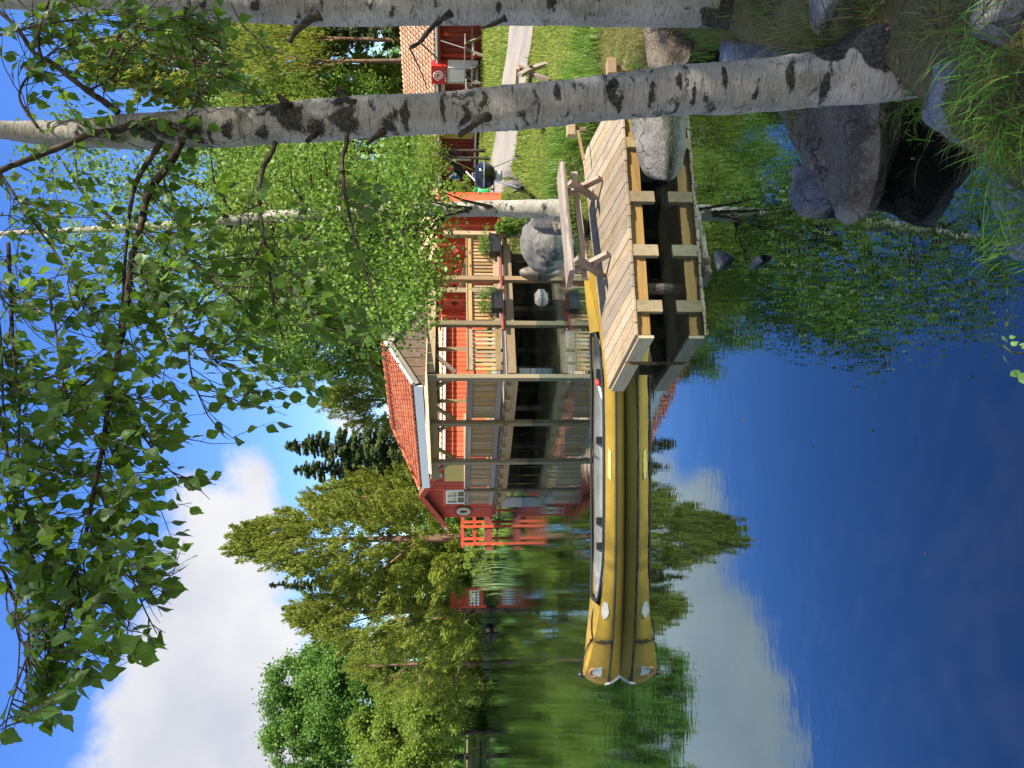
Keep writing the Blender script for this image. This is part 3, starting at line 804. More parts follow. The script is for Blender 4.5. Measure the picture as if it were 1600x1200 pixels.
# yellow panel and the white window on the gable wall
def on_gable(s, z, o=.05): return K0 + DD * s + NL * o + Z(z)
mb = MB().slab([on_gable(.18, 1.55, .06), on_gable(1.55, 1.55, .06), on_gable(1.55, 2.45, .06), on_gable(.18, 2.45, .06)], NL * .03)
part('door_panel', mb, 'yellow_panel', hs1)
def window(parent, c, d, nrm, w, h, cols_, rows_, mat='white_paint', fr=.06):
    wn = MB()
    wn.obox(c - d * w / 2 + Z(-h / 2), c - d * w / 2 + Z(h / 2), fr, .05, nrm); wn.obox(c + d * w / 2 + Z(-h / 2), c + d * w / 2 + Z(h / 2), fr, .05, nrm)
    wn.obox(c - d * (w / 2 + fr / 2) + Z(h / 2 + .01), c + d * (w / 2 + fr / 2) + Z(h / 2 + .01), .052, fr, (0, 0, 1)); wn.obox(c - d * (w / 2 + fr / 2) + Z(-h / 2 - .01), c + d * (w / 2 + fr / 2) + Z(-h / 2 - .01), .06, fr, (0, 0, 1))
    for i in range(1, cols_): q = c - d * w / 2 + d * w * i / cols_; wn.obox(q + Z(-h / 2) - nrm * .004, q + Z(h / 2) - nrm * .004, .03, .035, nrm)
    for i in range(1, rows_): q = c + Z(-h / 2 + h * i / rows_); wn.obox(q - d * w / 2 - nrm * .006, q + d * w / 2 - nrm * .006, .03, .03)
    o = part('window', wn, mat, parent)
    for i in range(cols_):
        for j in range(rows_):
            q = c - d * w / 2 + d * w * (i + .5) / cols_ + Z(-h / 2 + h * (j + .5) / rows_) - nrm * .02
            g = MB().obox(q - d * (w / cols_ / 2 - .012), q + d * (w / cols_ / 2 - .012), .008, h / rows_ - .02)
            sub('pane', g, 'window_glass', o)
    return o
window(hs1, on_gable(2.75, 1.98, .07), DD, NL, .95, .78, 2, 2)
bar('window_trim', hs1, on_gable(2.1, 2.47, .075), on_gable(3.4, 2.47, .075), .03, .1, 'orange_red_paint')
bar('exit_lamp_bracket', hs1, on_gable(1.05, 2.66, .05), on_gable(1.12, 2.66, .05), .05, .05, 'dark_red_paint')
es = thing('exit_sign', 'small green sign with white running figure under the house gable', 'sign', on_gable(1.08, 2.62, .09))
mb = MB().slab([on_gable(.92, 2.52, .085), on_gable(1.26, 2.52, .085), on_gable(1.26, 2.76, .085), on_gable(.92, 2.76, .085)], NL * .02); part('plate', mb, 'sign_green', es)
mb = MB(); mb.obox(on_gable(1.05, 2.56, .112), on_gable(1.10, 2.66, .112), .03, .004, NL); mb.obox(on_gable(1.13, 2.57, .112), on_gable(1.10, 2.65, .112), .025, .004, NL); mb.obox(on_gable(1.07, 2.67, .112), on_gable(1.13, 2.69, .112), .03, .004, NL)
part('figure', mb, 'white_paint', es)
# life ring on the gable wall
lr = thing('life_ring', 'cream life ring hanging at the left end of the red gable wall', 'life ring', on_gable(3.78, 1.72, .14))
c = on_gable(3.78, 1.72, .13); mb = MB(); ring = []
for i in range(21):
    a = 2 * math.pi * i / 20; ring.append(c + DD * math.cos(a) * .22 + Z(math.sin(a) * .22))
mb.tube(ring, .07, 8, cap=False); part('ring', mb, 'yellow_cream', lr, True)
mb = MB(); mb.tube([c + DD * math.cos(a) * .36 + Z(math.sin(a) * .36) + NL * .02 for a in np.linspace(0, 6.28, 17)], .012, 5); part('grab_line', mb, 'rope_black', lr)
# white-painted line hung between posts
# ================================================================== red panel wall with cut-out diamonds
W0 = Vector((5.28, 22.0, 0)); WB = .80; WT = 2.50; PW = .78
rf = thing('red_board_wall', 'red panelled wall with diamond cut-outs and posts coloured as if sunlit', 'wall', W0 + Z(WB))
for i in range(7):
    s0 = PW * i; s1 = s0 + PW
    bar('post', rf, W0 + DD * s0 + NL * .10 + Z(WB - .15), W0 + DD * s0 + NL * .10 + Z(WT + .02), .07, .24, 'orange_red_paint', up=(NL.x, NL.y, 0))  # posts in a brighter red that stands for their sunlit sides
    # panel with a real diamond hole
    q = lambda s, z: W0 + DD * s + Z(z)
    sm = (s0 + s1) / 2; zm = 2.08; r = .13
    o4 = [q(s0 + .036, WB), q(s1 - .036, WB), q(s1 - .036, WT), q(s0 + .036, WT)]
    h4 = [q(sm, zm - r), q(sm + r, zm), q(sm, zm + r), q(sm - r, zm)]
    vs = o4 + h4; vs = vs + [p + NL * -.025 for p in vs]
    # corner-to-diamond strips
    fs = [(0, 1, 5, 4), (1, 2, 6, 5), (2, 3, 7, 6), (3, 0, 4, 7)]
    fs = [(0, 1, 4), (1, 5, 4), (1, 2, 5), (2, 6, 5), (2, 3, 6), (3, 7, 6), (3, 0, 7), (0, 4, 7)]
    fb = [tuple(8 + k for k in reversed(f)) for f in fs]
    rim = [(4 + k, 4 + (k + 1) % 4, 12 + (k + 1) % 4, 12 + k) for k in range(4)]
    part('panel', MB().add(vs, fs + fb + rim), 'red_paint', rf)
    bar('panel_trim', rf, q(s0 + .05, 1.72) + NL * .02, q(s1 - .05, 1.72) + NL * .02, .025, .09, 'red_paint')
bar('top_rail', rf, W0 - DD * .1 + NL * .04 + Z(WT + .06), W0 + DD * (7 * PW) + NL * .04 + Z(WT + .06), .22, .06, 'orange_red_paint')
bar('bottom_rail', rf, W0 + NL * .03 + Z(WB - .02), W0 + DD * (7 * PW) + NL * .03 + Z(WB - .02), .08, .1, 'red_paint')
# the end bay, its sunlight put in as a brighter red: a boxed end facing right
for k in range(1):
    bar('end_panel', rf, W0 + RR * (.10 + .30 * k) + Z(WB - .2), W0 + RR * (.10 + .30 * k) + Z(WT), .16, .03, 'orange_red_paint', up=(NR.x, NR.y, 0))
bar('end_post', rf, W0 + RR * .23 + Z(WB - .2), W0 + RR * .23 + Z(WT + .04), .06, .06, 'orange_red_paint')
bar('end_cap', rf, W0 + RR * .0 + Z(WT + .05) + NR * .05, W0 + RR * .28 + Z(WT + .05) + NR * .05, .14, .05, 'orange_red_paint')
bar('slanted_prop', rf, W0 + DD * .9 + NL * .4 + Z(1.55), W0 + DD * 2.6 + NL * .9 + Z(1.88), .07, .12, 'tan_wood')
# small tiled roof with red gable boards rising behind the wall
sh = thing('garden_hut', 'small red hut with tan tiles behind the panelled wall, half hidden by leaves', 'hut', W0 + DD * 3.8 - NL * 1.4 + Z(.8))
h0 = W0 + DD * 2.6 - NL * .6
mb = MB(); pts = [h0, h0 + DD * 2.6, h0 + DD * 2.6 - NL * 2.6, h0 - NL * 2.6]
mb.prism([p + Z(2.7) for p in pts], 2.1); part('wall', mb, 'dark_red_paint', sh)
r0 = h0 + DD * 1.3 + NL * .3 + Z(3.25); r1 = h0 + DD * 1.3 - NL * 2.9 + Z(3.25)
for sg, e in ((1, h0 - DD * .3), (-1, h0 + DD * 2.9)):
    ea = e + NL * .3 + Z(2.62); eb = e - NL * 2.9 + Z(2.62)
    part('roof_deck', MB().slab([ea, eb, r1, r0], (0, 0, -.05)), 'dark_wood', sh)
    tile_slope(sh, ea + Z(.02), eb + Z(.02), r0 + Z(.02), r1 + Z(.02), 6, 'tan_tile', .22)
    bar('barge_board', sh, ea + NL * .03 - Z(.05), r0 + NL * .03 - Z(.05), .03, .16, 'orange_red_paint')

# ================================================================== long red shed with the kiosk corner
S0 = P(1215, 712, 30.3); S0.z = 0; SB = 1.0; SE = 2.98; SR = 4.45; SL = 13.5
shed = thing('red_shed', 'long dark red shed with sunlit tan tiled roof beyond the lawn', 'shed', S0 + Z(SB))
s1_ = S0 + DD * SL
mb = MB()
mb.add([S0 + Z(.5), s1_ + Z(.5), s1_ - NL * 5 + Z(.5), S0 - NL * 5 + Z(.5), S0 + Z(SE), s1_ + Z(SE), s1_ - NL * 5 + Z(SE), S0 - NL * 5 + Z(SE), S0 - NL * 2.5 + Z(SR - .1), s1_ - NL * 2.5 + Z(SR - .1)],
       [(0, 4, 5, 1), (1, 5, 9, 6, 2), (2, 6, 7, 3), (3, 7, 8, 4, 0)])
part('wall', mb, 'dark_red_paint', shed)
wall_boards(shed, S0 + NL * .02, s1_ + NL * .02, .9, lambda s: SE - .02, 'dark_red_paint', .21, NL, skip=(3.6, 4.3))
e0 = S0 + NL * .5 - DD * .4 + Z(SE - .12); e1 = s1_ + NL * .5 + DD * .4 + Z(SE - .12); r0 = S0 - NL * 2.5 - DD * .4 + Z(SR); r1 = s1_ - NL * 2.5 + DD * .4 + Z(SR)
g0 = S0 - NL * 5.5 - DD * .4 + Z(SE - .12); g1 = s1_ - NL * 5.5 + DD * .4 + Z(SE - .12)
part('roof', MB().slab([e0, e1, r1, r0], (0, 0, -.08)).slab([g1, g0, r0, r1], (0, 0, -.08)), 'dark_wood', shed)
tile_slope(shed, e0 + Z(.03), e1 + Z(.03), r0 + Z(.03), r1 + Z(.03), 12, 'tan_tile', .23, .028)
bar('eave_board', shed, e0 + Z(-.12), e1 + Z(-.12), .03, .16, 'dark_red_paint')
part('gutter', MB().tube([e0 + NL * .06 + Z(-.06), e1 + NL * .06 + Z(-.06)], .05, 8), 'grey_metal', shed)
def on_shed(s, z, o=.05): return S0 + DD * s + NL * o + Z(z)
def shed_s(u):     # distance along the shed front seen in column u
    k = (u - 600.) / F; return (S0.x - k * S0.y) / (k * DD.y - DD.x)
# dark board lining in front, corner posts, a light roof-window strip
for u_ in (1113, 1070): bar('corner_board', shed, on_shed(shed_s(u_), .95, .07), on_shed(shed_s(u_), SE - .1, .07), .14, .03, 'red_paint', up=(NL.x, NL.y, 0))
sA, sB = shed_s(1000), shed_s(984)
part('door', MB().slab([on_shed(sA, 1.25, .06), on_shed(sB, 1.25, .06), on_shed(sB, 2.75, .06), on_shed(sA, 2.75, .06)], NL * .03), 'yellow_panel', shed)
bar('foundation_board', shed, on_shed(shed_s(1010), 1.12, .1), on_shed(shed_s(940), 1.12, .1), .04, .1, 'white_paint')
window(shed, on_shed(shed_s(958), 2.15, .07), DD, NL, .5, 1.35, 1, 2, 'dark_red_paint')
bar('down_pipe', shed, on_shed(shed_s(952), 1.3, .12), on_shed(shed_s(952), SE - .1, .12), .08, .08, 'white_paint')
bar('orange_lamp', shed, on_shed(shed_s(1150), 2.42, .1), on_shed(shed_s(1146), 2.42, .1), .2, .2, 'orange_red_paint')
# roof ladder board in the tiles
ra = e0.lerp(e1, .12).lerp(r0.lerp(r1, .12), .25) + Z(.1); rb = e0.lerp(e1, .12).lerp(r0.lerp(r1, .12), .8) + Z(.1)
bar('flashing', shed, ra, rb, .35, .04, 'red_paint')
bar('flashing', shed, ra + DD * .25, rb + DD * .25, .07, .05, 'grey_metal')
# sloping stay wires
wa = thing('stay_wire', 'pale sloping wire in front of the shed wall above the lawn chairs', 'wire', on_shed(shed_s(1160), 2.6, 1.2))
part('cable', MB().tube([on_shed(shed_s(1160), 2.62, 1.3), on_shed(shed_s(1143), 1.1, 1.3)], .016, 5), 'white_paint', wa)
wb = thing('stay_wire', 'pale sloping wire ending at the black kettle grill', 'wire', on_shed(shed_s(968), 2.4, .8))
part('cable', MB().tube([on_shed(shed_s(970), 2.55, .8), on_shed(shed_s(950), 1.2, .8)], .016, 5), 'white_paint', wb)
# ice-cream freezer
fs_ = shed_s(1096); fo = .75
def fz(s, z, o=0.): return S0 + DD * (fs_ + s) + NL * (fo + o) + Z(z)
fr = thing('ice_cream_freezer', 'white glass-front freezer with a red header sign against the dark red shed', 'freezer', fz(0, 1.0))
mb = MB().slab([fz(-.36, 1.08), fz(.36, 1.08), fz(.36, 2.38), fz(-.36, 2.38)], -NL * .6); part('cabinet', mb, 'pale_plastic', fr, bevel=.02)
mb = MB()
for (s_, w_) in ((-.33, .05), (.33, .05)): mb.obox(fz(s_, 1.15, .02), fz(s_, 2.34, .02), w_, .04, NL)
mb.obox(fz(-.36, 1.16, .02), fz(.36, 1.16, .02), .04, .08); mb.obox(fz(-.36, 1.62, .021), fz(.36, 1.62, .021), .04, .05); mb.obox(fz(-.36, 2.34, .02), fz(.36, 2.34, .02), .04, .06)
part('door_frame', mb, 'grey_metal', fr)
part('glass_door', MB().slab([fz(-.31, 1.2, .012), fz(.31, 1.2, .012), fz(.31, 1.6, .012), fz(-.31, 1.6, .012)], NL * .006), 'window_glass', fr)
part('price_board', MB().slab([fz(-.28, 1.68, .012), fz(.28, 1.68, .012), fz(.28, 2.28, .012), fz(-.28, 2.28, .012)], NL * .012), 'white_paint', fr)
hd = part('header_sign', MB().slab([fz(-.42, 2.40, .03), fz(.42, 2.40, .03), fz(.42, 3.05, .03), fz(-.42, 3.05, .03)], -NL * .5), 'bright_red', fr, bevel=.02)
sp = MB(); pts = []
for i in range(40):
    a = i * .33; r = .23 - .0045 * i; pts.append(fz(math.cos(a) * r, 2.74 + math.sin(a) * r, .045))
sp.tube(pts, .026, 6); sub('swirl_logo', sp, 'white_paint', hd)
sp = MB()
for i in range(4): sp.obox(fz(-.2 + .13 * i, 2.46, .04), fz(-.11 + .13 * i, 2.46, .04), .01, .045)
sub('lettering', sp, 'white_paint', hd)
bar('foot', fr, fz(-.3, 1.02, -.05), fz(.3, 1.02, -.05), .08, .1, 'black_plastic')
# pinkish notice on a bracket
nb_ = thing('notice_board', 'small pinkish notice on the shed wall beside the freezer', 'notice', on_shed(shed_s(1072), 2.5, .2))
a = on_shed(shed_s(1074), 2.5, .2); part('sheet', MB().slab([a, a + DD * .4, a + DD * .4 + Z(.34), a + Z(.34)], NL * .02), 'pink_cloth', nb_); nb_.children[0].data.materials[0] = MATS['white_paint']
bar('bracket', nb_, a + DD * .2 + Z(.3) - NL * .02, a + DD * .2 + Z(.5) - NL * .16, .03, .03, 'grey_metal')
# grey picnic benches by the shed
def garden_table(loc_s, lab, o):
    c = on_shed(loc_s, 0, o); c.z = lz(c.x, c.y)
    t = thing('garden_table', lab, 'table', c, 'grey tables by the shed')
    for k in range(4): bar('table_plank', t, c + NL * (-.3 + .2 * k) - DD * .9 + Z(.74), c + NL * (-.3 + .2 * k) + DD * .9 + Z(.74), .17, .04, 'grey_wood')
    for sg in (-1, 1):
        bar('bench_plank', t, c + NL * .75 * sg - DD * .9 + Z(.45), c + NL * .75 * sg + DD * .9 + Z(.45), .28, .04, 'grey_wood')
        for e in (-.6, .6):
            bar('leg', t, c + DD * e + NL * .75 * sg + Z(0), c + DD * e + NL * .2 * sg + Z(.72), .09, .05, 'grey_wood')
    for e in (-.6, .6): bar('crossbar', t, c + DD * (e + .06) - NL * .8 + Z(.42), c + DD * (e + .06) + NL * .8 + Z(.42), .05, .09, 'grey_wood')
garden_table(shed_s(1090), 'grey picnic table in front of the ice cream freezer', 2.6)
garden_table(shed_s(1135), 'grey picnic table at the dark corner of the shed', 1.5)
# chair leaning by the wall
# folded sun shade with pink and blue panels leaning on the shed
c = on_shed(shed_s(955), 0, 1.2); c.z = 1.0
fd = thing('folded_sunshade', 'folded sunshade with black, pink and blue panels leaning by the shed wall', 'sunshade', c)
for k, mt in enumerate(('black_plastic', 'black_plastic', 'pink_cloth', 'blue_cloth', 'pink_cloth')):
    a = c + DD * (-.75 + .13 * k) + Z(1.75 - .12 * k); b = c + DD * (.35 + .16 * k) + Z(.25 + .12 * k)
    if k < 2: bar('panel', fd, a, b, .28, .22, mt)
    else: bar('panel', fd, a.lerp(b, .05 + (k - 2) * .3) + NL * .1, a.lerp(b, .3 + (k - 2) * .3) + NL * .1, .12, .34, mt)
bar('pole', fd, c + DD * -.85 + Z(1.9), c + DD * .6 + Z(0), .04, .04, 'grey_metal')

# ================================================================== foot bridge, red trellis, log fence on the left
BD = 33.0
def bp(u, z, D=BD): return Vector(((u - 600.) / F * D, D, z))
br = thing('footbridge', 'small red wooden footbridge left of the pavilion over the inlet', 'bridge', bp(376, .3))
for dy, tone in ((0, 'orange_red_paint'), (1.1, 'red_paint')):
    o = Vector((0, dy, 0))
    bar('hand_rail', br, bp(345, 1.74) + o, bp(424, 1.74) + o, .07, .13, 'red_paint')
    bar('mid_rail', br, bp(346, 1.22) + o, bp(424, 1.22) + o, .05, .12, 'red_paint')
    bar('side_beam', br, bp(340, .60) + o, bp(424, .60) + o, .12, .24, 'dark_red_paint')
    for u_ in (351, 378, 403): bar('post', br, bp(u_, -.4) + o + Vector((0, -.07, 0)), bp(u_, 1.78) + o + Vector((0, -.07, 0)), .1, .1, 'orange_red_paint')
for i in range(15): bar('tread', br, bp(344 + 5.4 * i, .745), bp(344 + 5.4 * i, .745) + Vector((0, 1.1, 0)), .135, .04, 'dark_wood')
tr = thing('red_trellis', 'red trellis frame on the far bank under the big pine', 'trellis', Vector(((266 - 600) / F * 43.5, 43.5, .5)))
def tp(u, z): return Vector(((u - 600.) / F * 43.5, 43.5, z))
for u_ in (253, 280): bar('post', tr, tp(u_, .3), tp(u_, 2.3), .16, .16, 'red_paint')
for z_ in (1.35, 2.2, .55): bar('rail', tr, tp(253, z_), tp(280, z_), .1, .18, 'red_paint')
bar('panel', tr, tp(254, 1.75), tp(279, 1.75), .05, .7, 'red_paint')
for i in range(6): bar('lattice_bar', tr, tp(256 + 4.2 * i, .6), tp(256 + 4.2 * i, 1.3), .05, .05, 'white_paint')
for i in range(3): bar('lattice_bar', tr, tp(254, .75 + .2 * i) + Vector((0, -.06, 0)), tp(279, .75 + .2 * i) + Vector((0, -.06, 0)), .05, .05, 'white_paint')
lf = thing('log_fence', 'low rustic log fence on the far left bank', 'fence', P(30, 735, 64))
for z_ in (.75, 1.15): 
    pts = [Vector(((u_ - 600) / F * 63.5, 63.5, z_ + .05 * math.sin(u_))) for u_ in (-40, -10, 20, 45, 70)]
    part('rail', MB().tube(pts, .09, 7), 'tan_wood', lf)
for u_ in (-35, -5, 22, 48, 70):
    part('post', MB().tube([Vector(((u_ - 600) / F * 63.5, 63.3, .0)), Vector(((u_ - 600 + 2) / F * 63.5, 63.3, 1.35))], .09, 7), 'tan_wood', lf)
sl_ = thing('sunken_log', 'dark log lying in the water by the far bank', 'log', G(210, 763, .05))
part('trunk', MB().tube([G(222, 762, .12), G(212, 763, .2), G(200, 764, .08)], [.16, .2, .13], 9), 'dark_bark', sl_, True)

# ================================================================== dock
ZD = .356
dFL, dFR = G(676, 992, ZD), G(1066, 968, ZD); dBL, dBR = G(592.5, 949.5, ZD), G(955, 910, ZD)
dock = thing('dock', 'wooden plank dock standing in the pond on short posts', 'dock', (dFL + dBR) / 2 - Z(ZD))
NP = 22
for i in range(NP):
    f0 = dFL.lerp(dFR, (i + .02) / NP); f1 = dFL.lerp(dFR, (i + .975) / NP); b0 = dBL.lerp(dBR, (i + .02) / NP); b1 = dBL.lerp(dBR, (i + .975) / NP)
    e = (f0 - b0).normalized() * random.uniform(0, .022); dz = Z(random.uniform(-.0025, .0025))
    ln = (f0 + f1 - b0 - b1) / 2; c = (f0 + f1 + b0 + b1) / 4; x = ln.normalized()
    # local frame: grain along x
    M = Matrix.Identity(4); y = Z(1).cross(x).normalized(); M.col[0][:3] = x; M.col[1][:3] = y; M.col[2][:3] = (0, 0, 1); M.col[3][:3] = c
    inv = M.inverted()
    mb = MB().prism([inv @ p for p in (f1 + e + dz, f0 + e + dz, b0 + dz, b1 + dz)][::-1], .03)
    o = link('plank', mb.mesh('plank'), None, dock); o.matrix_local = Matrix.Translation(-WL[dock]) @ M
    o.data.materials.append(MATS['deck_plank'])
    md = o.modifiers.new('edge', 'BEVEL'); md.width = .003; md.segments = 1
nl_ = MB()
for i in range(NP):
    for t in (.035, .36, .66, .955):
        for k in (.3, .72):
            q = dFL.lerp(dFR, (i + k) / NP).lerp(dBL.lerp(dBR, (i + k) / NP), t + random.uniform(-.006, .006)) + Z(.0035)
            nl_.lathe(q, [(.0055, -.003), (.0055, 0), (0, .0005)], 6)
part('nail_heads', nl_, 'dark_bark', dock, kind='stuff')
fx = (dFR - dFL).normalized(); fin = (dBL - dFL).normalized()
bar('front_beam', dock, dFL + fin * .05 + fx * .02 - Z(.03 + .07), dFR + fin * .05 - Z(.10), .045, .125, 'beam_wood')
bar('inner_beam', dock, dFL + fin * .9 + fx * .1 - Z(.10), dFR + fin * .9 - Z(.10), .045, .125, 'tan_wood')
bar('side_board', dock, dFL - fx * .014 - Z(.035 + .075), dBL - fx * .014 - Z(.035 + .075), .03, .15, 'pale_board')
bar('side_board', dock, dFL + fx * .002 + Z(-.032), dBL + fx * .002 + Z(-.032), .02, .006, 'fresh_wood')
bar('back_beam', dock, dBL - fin * .05 - Z(.1), dBR - fin * .05 - Z(.1), .05, .13, 'tan_wood')
for u_ in (718, 801, 884, 971, 1040):
    t = (u_ - 676) / 390.; a = dFL.lerp(dFR, t) + fin * .01
    bar('post', dock, a - Z(.037), a - Z(.285 if u_ < 1000 else .45), .125, .05, 'green_post', up=(fin.x, fin.y, 0))
for u_ in (730, 812, 895, 975):
    t = (u_ - 676) / 390.; a = dFL.lerp(dFR, t) + fin * .8
    bar('pile', dock, a - Z(.16), a - Z(.9), .1, .1, 'dark_wood')
a = dFL.lerp(dBL, .42) - fx * .035; bar('thin_stake', dock, a - Z(.03), a - Z(.9), .035, .045, 'dark_wood')
a = dFL.lerp(dFR, .2) + fin * .16; part('log_pile', MB().tube([a - Z(.04), a - Z(.2) + fx * .01, a - Z(.7)], [.055, .06, .06], 10), 'dark_bark', dock, True)
a = dFL.lerp(dFR, .63) + fin * .6; part('log_pile', MB().tube([a - Z(.1) , a + fx * .4 - Z(.2)], [.05, .05], 9), 'grey_bark', dock, True)
a = dBL.lerp(dBR, .06); bar('mooring_post', dock, a - fin * .08 - Z(.04), a - fin * .08 - Z(.9), .12, .12, 'green_post')
# ================================================================== bench on the dock: slab, stretcher and crossed bent legs
def rustic_bench(name, label, nf, nb_, ff, fb, slab_pts, zs, zst, parent_loc, simple=False):
    b = thing(name, label, 'bench', parent_loc, 'rustic slab benches'); return b
be = thing('bench', 'weathered slab bench with crossed bent legs standing on the dock', 'bench', G(850, 945, ZD))
sR, sL = P(932, 878, 9.42), P(764, 889.5, 8.60); sR.z = .775; sL.z = .775
ax = (sR - sL).normalized(); pr = Vector((-ax.y, ax.x, 0))
mb = MB(); prof = [(-.16, -.03), (-.17, .0), (-.15, .032), (0, .036), (.14, .032), (.165, .0), (.15, -.03)]
n = 14; k0 = 0
for i in range(n + 1):
    q = sL.lerp(sR, i / n); wv = .012 * math.sin(i * 1.7) + (.02 * (i / n)); tl = .0
    for (a_, h_) in prof: mb.v.append(tuple(q + pr * (a_ * (1 + wv * 2) + .008 * math.sin(i * .9)) + Z(h_)))
m_ = len(prof)
for i in range(n):
    for j in range(m_): mb.f.append((i * m_ + j, i * m_ + (j + 1) % m_, (i + 1) * m_ + (j + 1) % m_, (i + 1) * m_ + j))
mb.f.append(tuple(reversed(range(m_)))); mb.f.append(tuple(n * m_ + j for j in range(m_)))
def framed(name, mb, mat, parent, x, c):
    """part whose local x runs along x (for the grain)"""
    y = Z(1).cross(x).normalized(); z = x.cross(y)
    M = Matrix.Identity(4); M.col[0][:3] = x; M.col[1][:3] = y; M.col[2][:3] = z; M.col[3][:3] = c
    inv = M.inverted(); mb.v = [tuple(inv @ Vector(p)) for p in mb.v]
    o = link(name, mb.mesh(name), mat, parent); o.matrix_local = Matrix.Translation(-WL[parent]) @ M; WL[o] = WL[parent]; return o
framed('seat', mb, 'old_slab', be, ax, (sL + sR) / 2)
def bent_leg(parent, p_top, p_mid, p_bot, w, h, axd, name='leg'):
    pts = []
    for i in range(9):
        t = i / 8; a = Vector(p_top).lerp(p_mid, t); b_ = Vector(p_mid).lerp(p_bot, t); pts.append(a.lerp(b_, t))
    mb = MB()
    for i, p in enumerate(pts):
        t = (pts[min(i + 1, 8)] - pts[max(i - 1, 0)]).normalized(); nn = axd.cross(t).normalized()
        for (a_, c_) in ((-1, -1), (1, -1), (1, 1), (-1, 1)): mb.v.append(tuple(p + axd * (a_ * w / 2) + nn * (c_ * h / 2)))
    for i in range(8):
        for j in range(4): mb.f.append((i * 4 + j, i * 4 + (j + 1) % 4, i * 4 + 4 + (j + 1) % 4, i * 4 + 4 + j))
    mb.f += [(3, 2, 1, 0), (32, 33, 34, 35)]
    return framed(name, mb, 'bent_wood', parent, (Vector(p_bot) - Vector(p_top)).normalized(), Vector(p_mid))
for (un, vn, uf, vf) in ((918, 941, 893, 932), (797, 953, 774, 945)):
    fn, ff = G(un, vn, ZD + .01), G(uf, vf, ZD + .01)
    dirp = (ff - fn); dirp.z = 0; mid = (fn + ff) / 2; half = dirp / 2; hn = half.normalized()
    # feet a little wider than measured along the bench's cross direction, tops crossed over
    cm = mid + Z(.17)
    bent_leg(be, mid + hn * .17 + Z(.385) + ax * .03, cm + hn * .10 + Z(.10) + ax * .03, mid - hn * .20 + Z(0.02) + ax * .03, .05, .075, ax)
    bent_leg(be, mid - hn * .17 + Z(.385) - ax * .03, cm + hn * -.10 + Z(.10) - ax * .03, mid + hn * .20 + Z(0.02) - ax * .03, .05, .075, ax)
st0 = sL + Z(-.17) - ax * .02; st1 = sR + Z(-.165) + ax * .03
bar('stretcher', be, st0 + ax * .02, st1 - ax * .05, .05, .07, 'old_stretcher')

# second bench on the lawn, seen past the trunk
c = G(1088, 848, .62); c.z = lz(c.x, c.y)
b2 = thing('bench', 'tan bench with crossed bent legs on the lawn, mostly behind the birch trunk', 'bench', c, None)
ax2 = Vector((-.75, .66, 0)).normalized(); pr2 = Vector((.66, .75, 0))
for e in (0., .5):
    q = c + ax2 * e
    for sg in (-1, 1):
        bent_leg(b2, q + pr2 * .27 * sg + Z(.5) + ax2 * .03 * sg, q + Z(.26) - pr2 * .1 * sg + ax2 * .03 * sg, q - pr2 * .30 * sg + ax2 * .03 * sg, .06, .09, ax2)
bar('seat', b2, c - ax2 * .08 + Z(.53), c + ax2 * .62 + Z(.53), .3, .05, 'bent_seat')
bar('stretcher', b2, c - ax2 * .1 + Z(.30), c + ax2 * .55 + Z(.30), .05, .06, 'dark_wood')
# squared timbers on the lawn
for (u, v, z_, lab, ln, w, yaw) in ((999, 898, .52, 'short tan timber block standing in the long grass beside the dock', .2, .1, .2),
                              (1094, 963, .50, 'short orange timber block on the grass behind the birch trunk', .16, .08, .5)):
    q = G(u, v, z_)
    tb_ = thing('timber_block', lab, 'timber', q + Z(-.08))
    bar('block', tb_, q + Vector((-ln / 2, 0, .05)), q + Vector((ln / 2, .03, .05)), .12, w, 'fresh_wood')
    bar('peg', tb_, q + Vector((0, .02, -.15)), q + Vector((0, .02, .0)), .05, .05, 'tan_wood')
ed = thing('edging_board', 'thin pale board edging the long grass behind the dock', 'board', G(975, 905, .45))
bar('board', ed, G(996, 903, .52), G(950, 912, .47), .02, .035, 'fresh_wood')

# ================================================================== canoe
CX, CY, CL = -1.09, 9.60, 5.42
can = thing('canoe', 'long yellow canoe with black rim moored beside the dock', 'canoe', (CX, CY, 0))
ns = 61; nsec = 14
def can_sec(t):
    """t in -1..1 from bow to stern: half beam, sheer height, keel depth"""
    a = abs(t); hb = .455 * (1 - a ** 2.6) ** .85 if a < 1 else 0
    sh = .265 + .215 * max(0, a - .35) ** 1.7 / .65 ** 1.7
    kl = -.10 + .06 * a ** 4
    return max(hb, .006), sh, kl
def stem_x(t, z):
    """round the stem: pull the end points in near the waterline and near the top"""
    a = abs(t)
    if a < .9: return 0
    w = ((a - .9) / .1) ** 2
    zc = .20; q = (z - zc) / .29
    return -np.sign(t) * w * .16 * min(1.6, q * q) * (1.3 if z < zc else .9)
CE = 1.6
def can_y(e): return math.sin(min(1, e * 1.15) * math.pi / 2) ** 1.15 * (1 - .06 * max(0, e - .8) / .2)
V = []; 
for i in range(ns):
    t = -1 + 2 * i / (ns - 1); t = math.copysign(abs(t) ** .85, t) if t else 0
    hb, sh, kl = can_sec(t)
    for j in range(nsec * 2 + 1):
        a = (j - nsec) / nsec                      # -1 near gunwale .. 0 keel .. 1 far gunwale
        e = abs(a)
        y = hb * math.copysign(can_y(e), a)
        z = kl + (sh - kl) * (e ** CE)
        V.append((CX + t * CL / 2 + stem_x(t, z), CY + y, z))
w_ = nsec * 2 + 1
Q = [(i * w_ + j, (i + 1) * w_ + j, (i + 1) * w_ + j + 1, i * w_ + j + 1) for i in range(ns - 1) for j in range(w_ - 1)]
hull = link('hull', npmesh('hull', np.array(V), np.array(Q), origin=WL[can]), 'canoe_yellow', can, True); WL[hull] = WL[can]
hull.data.validate()
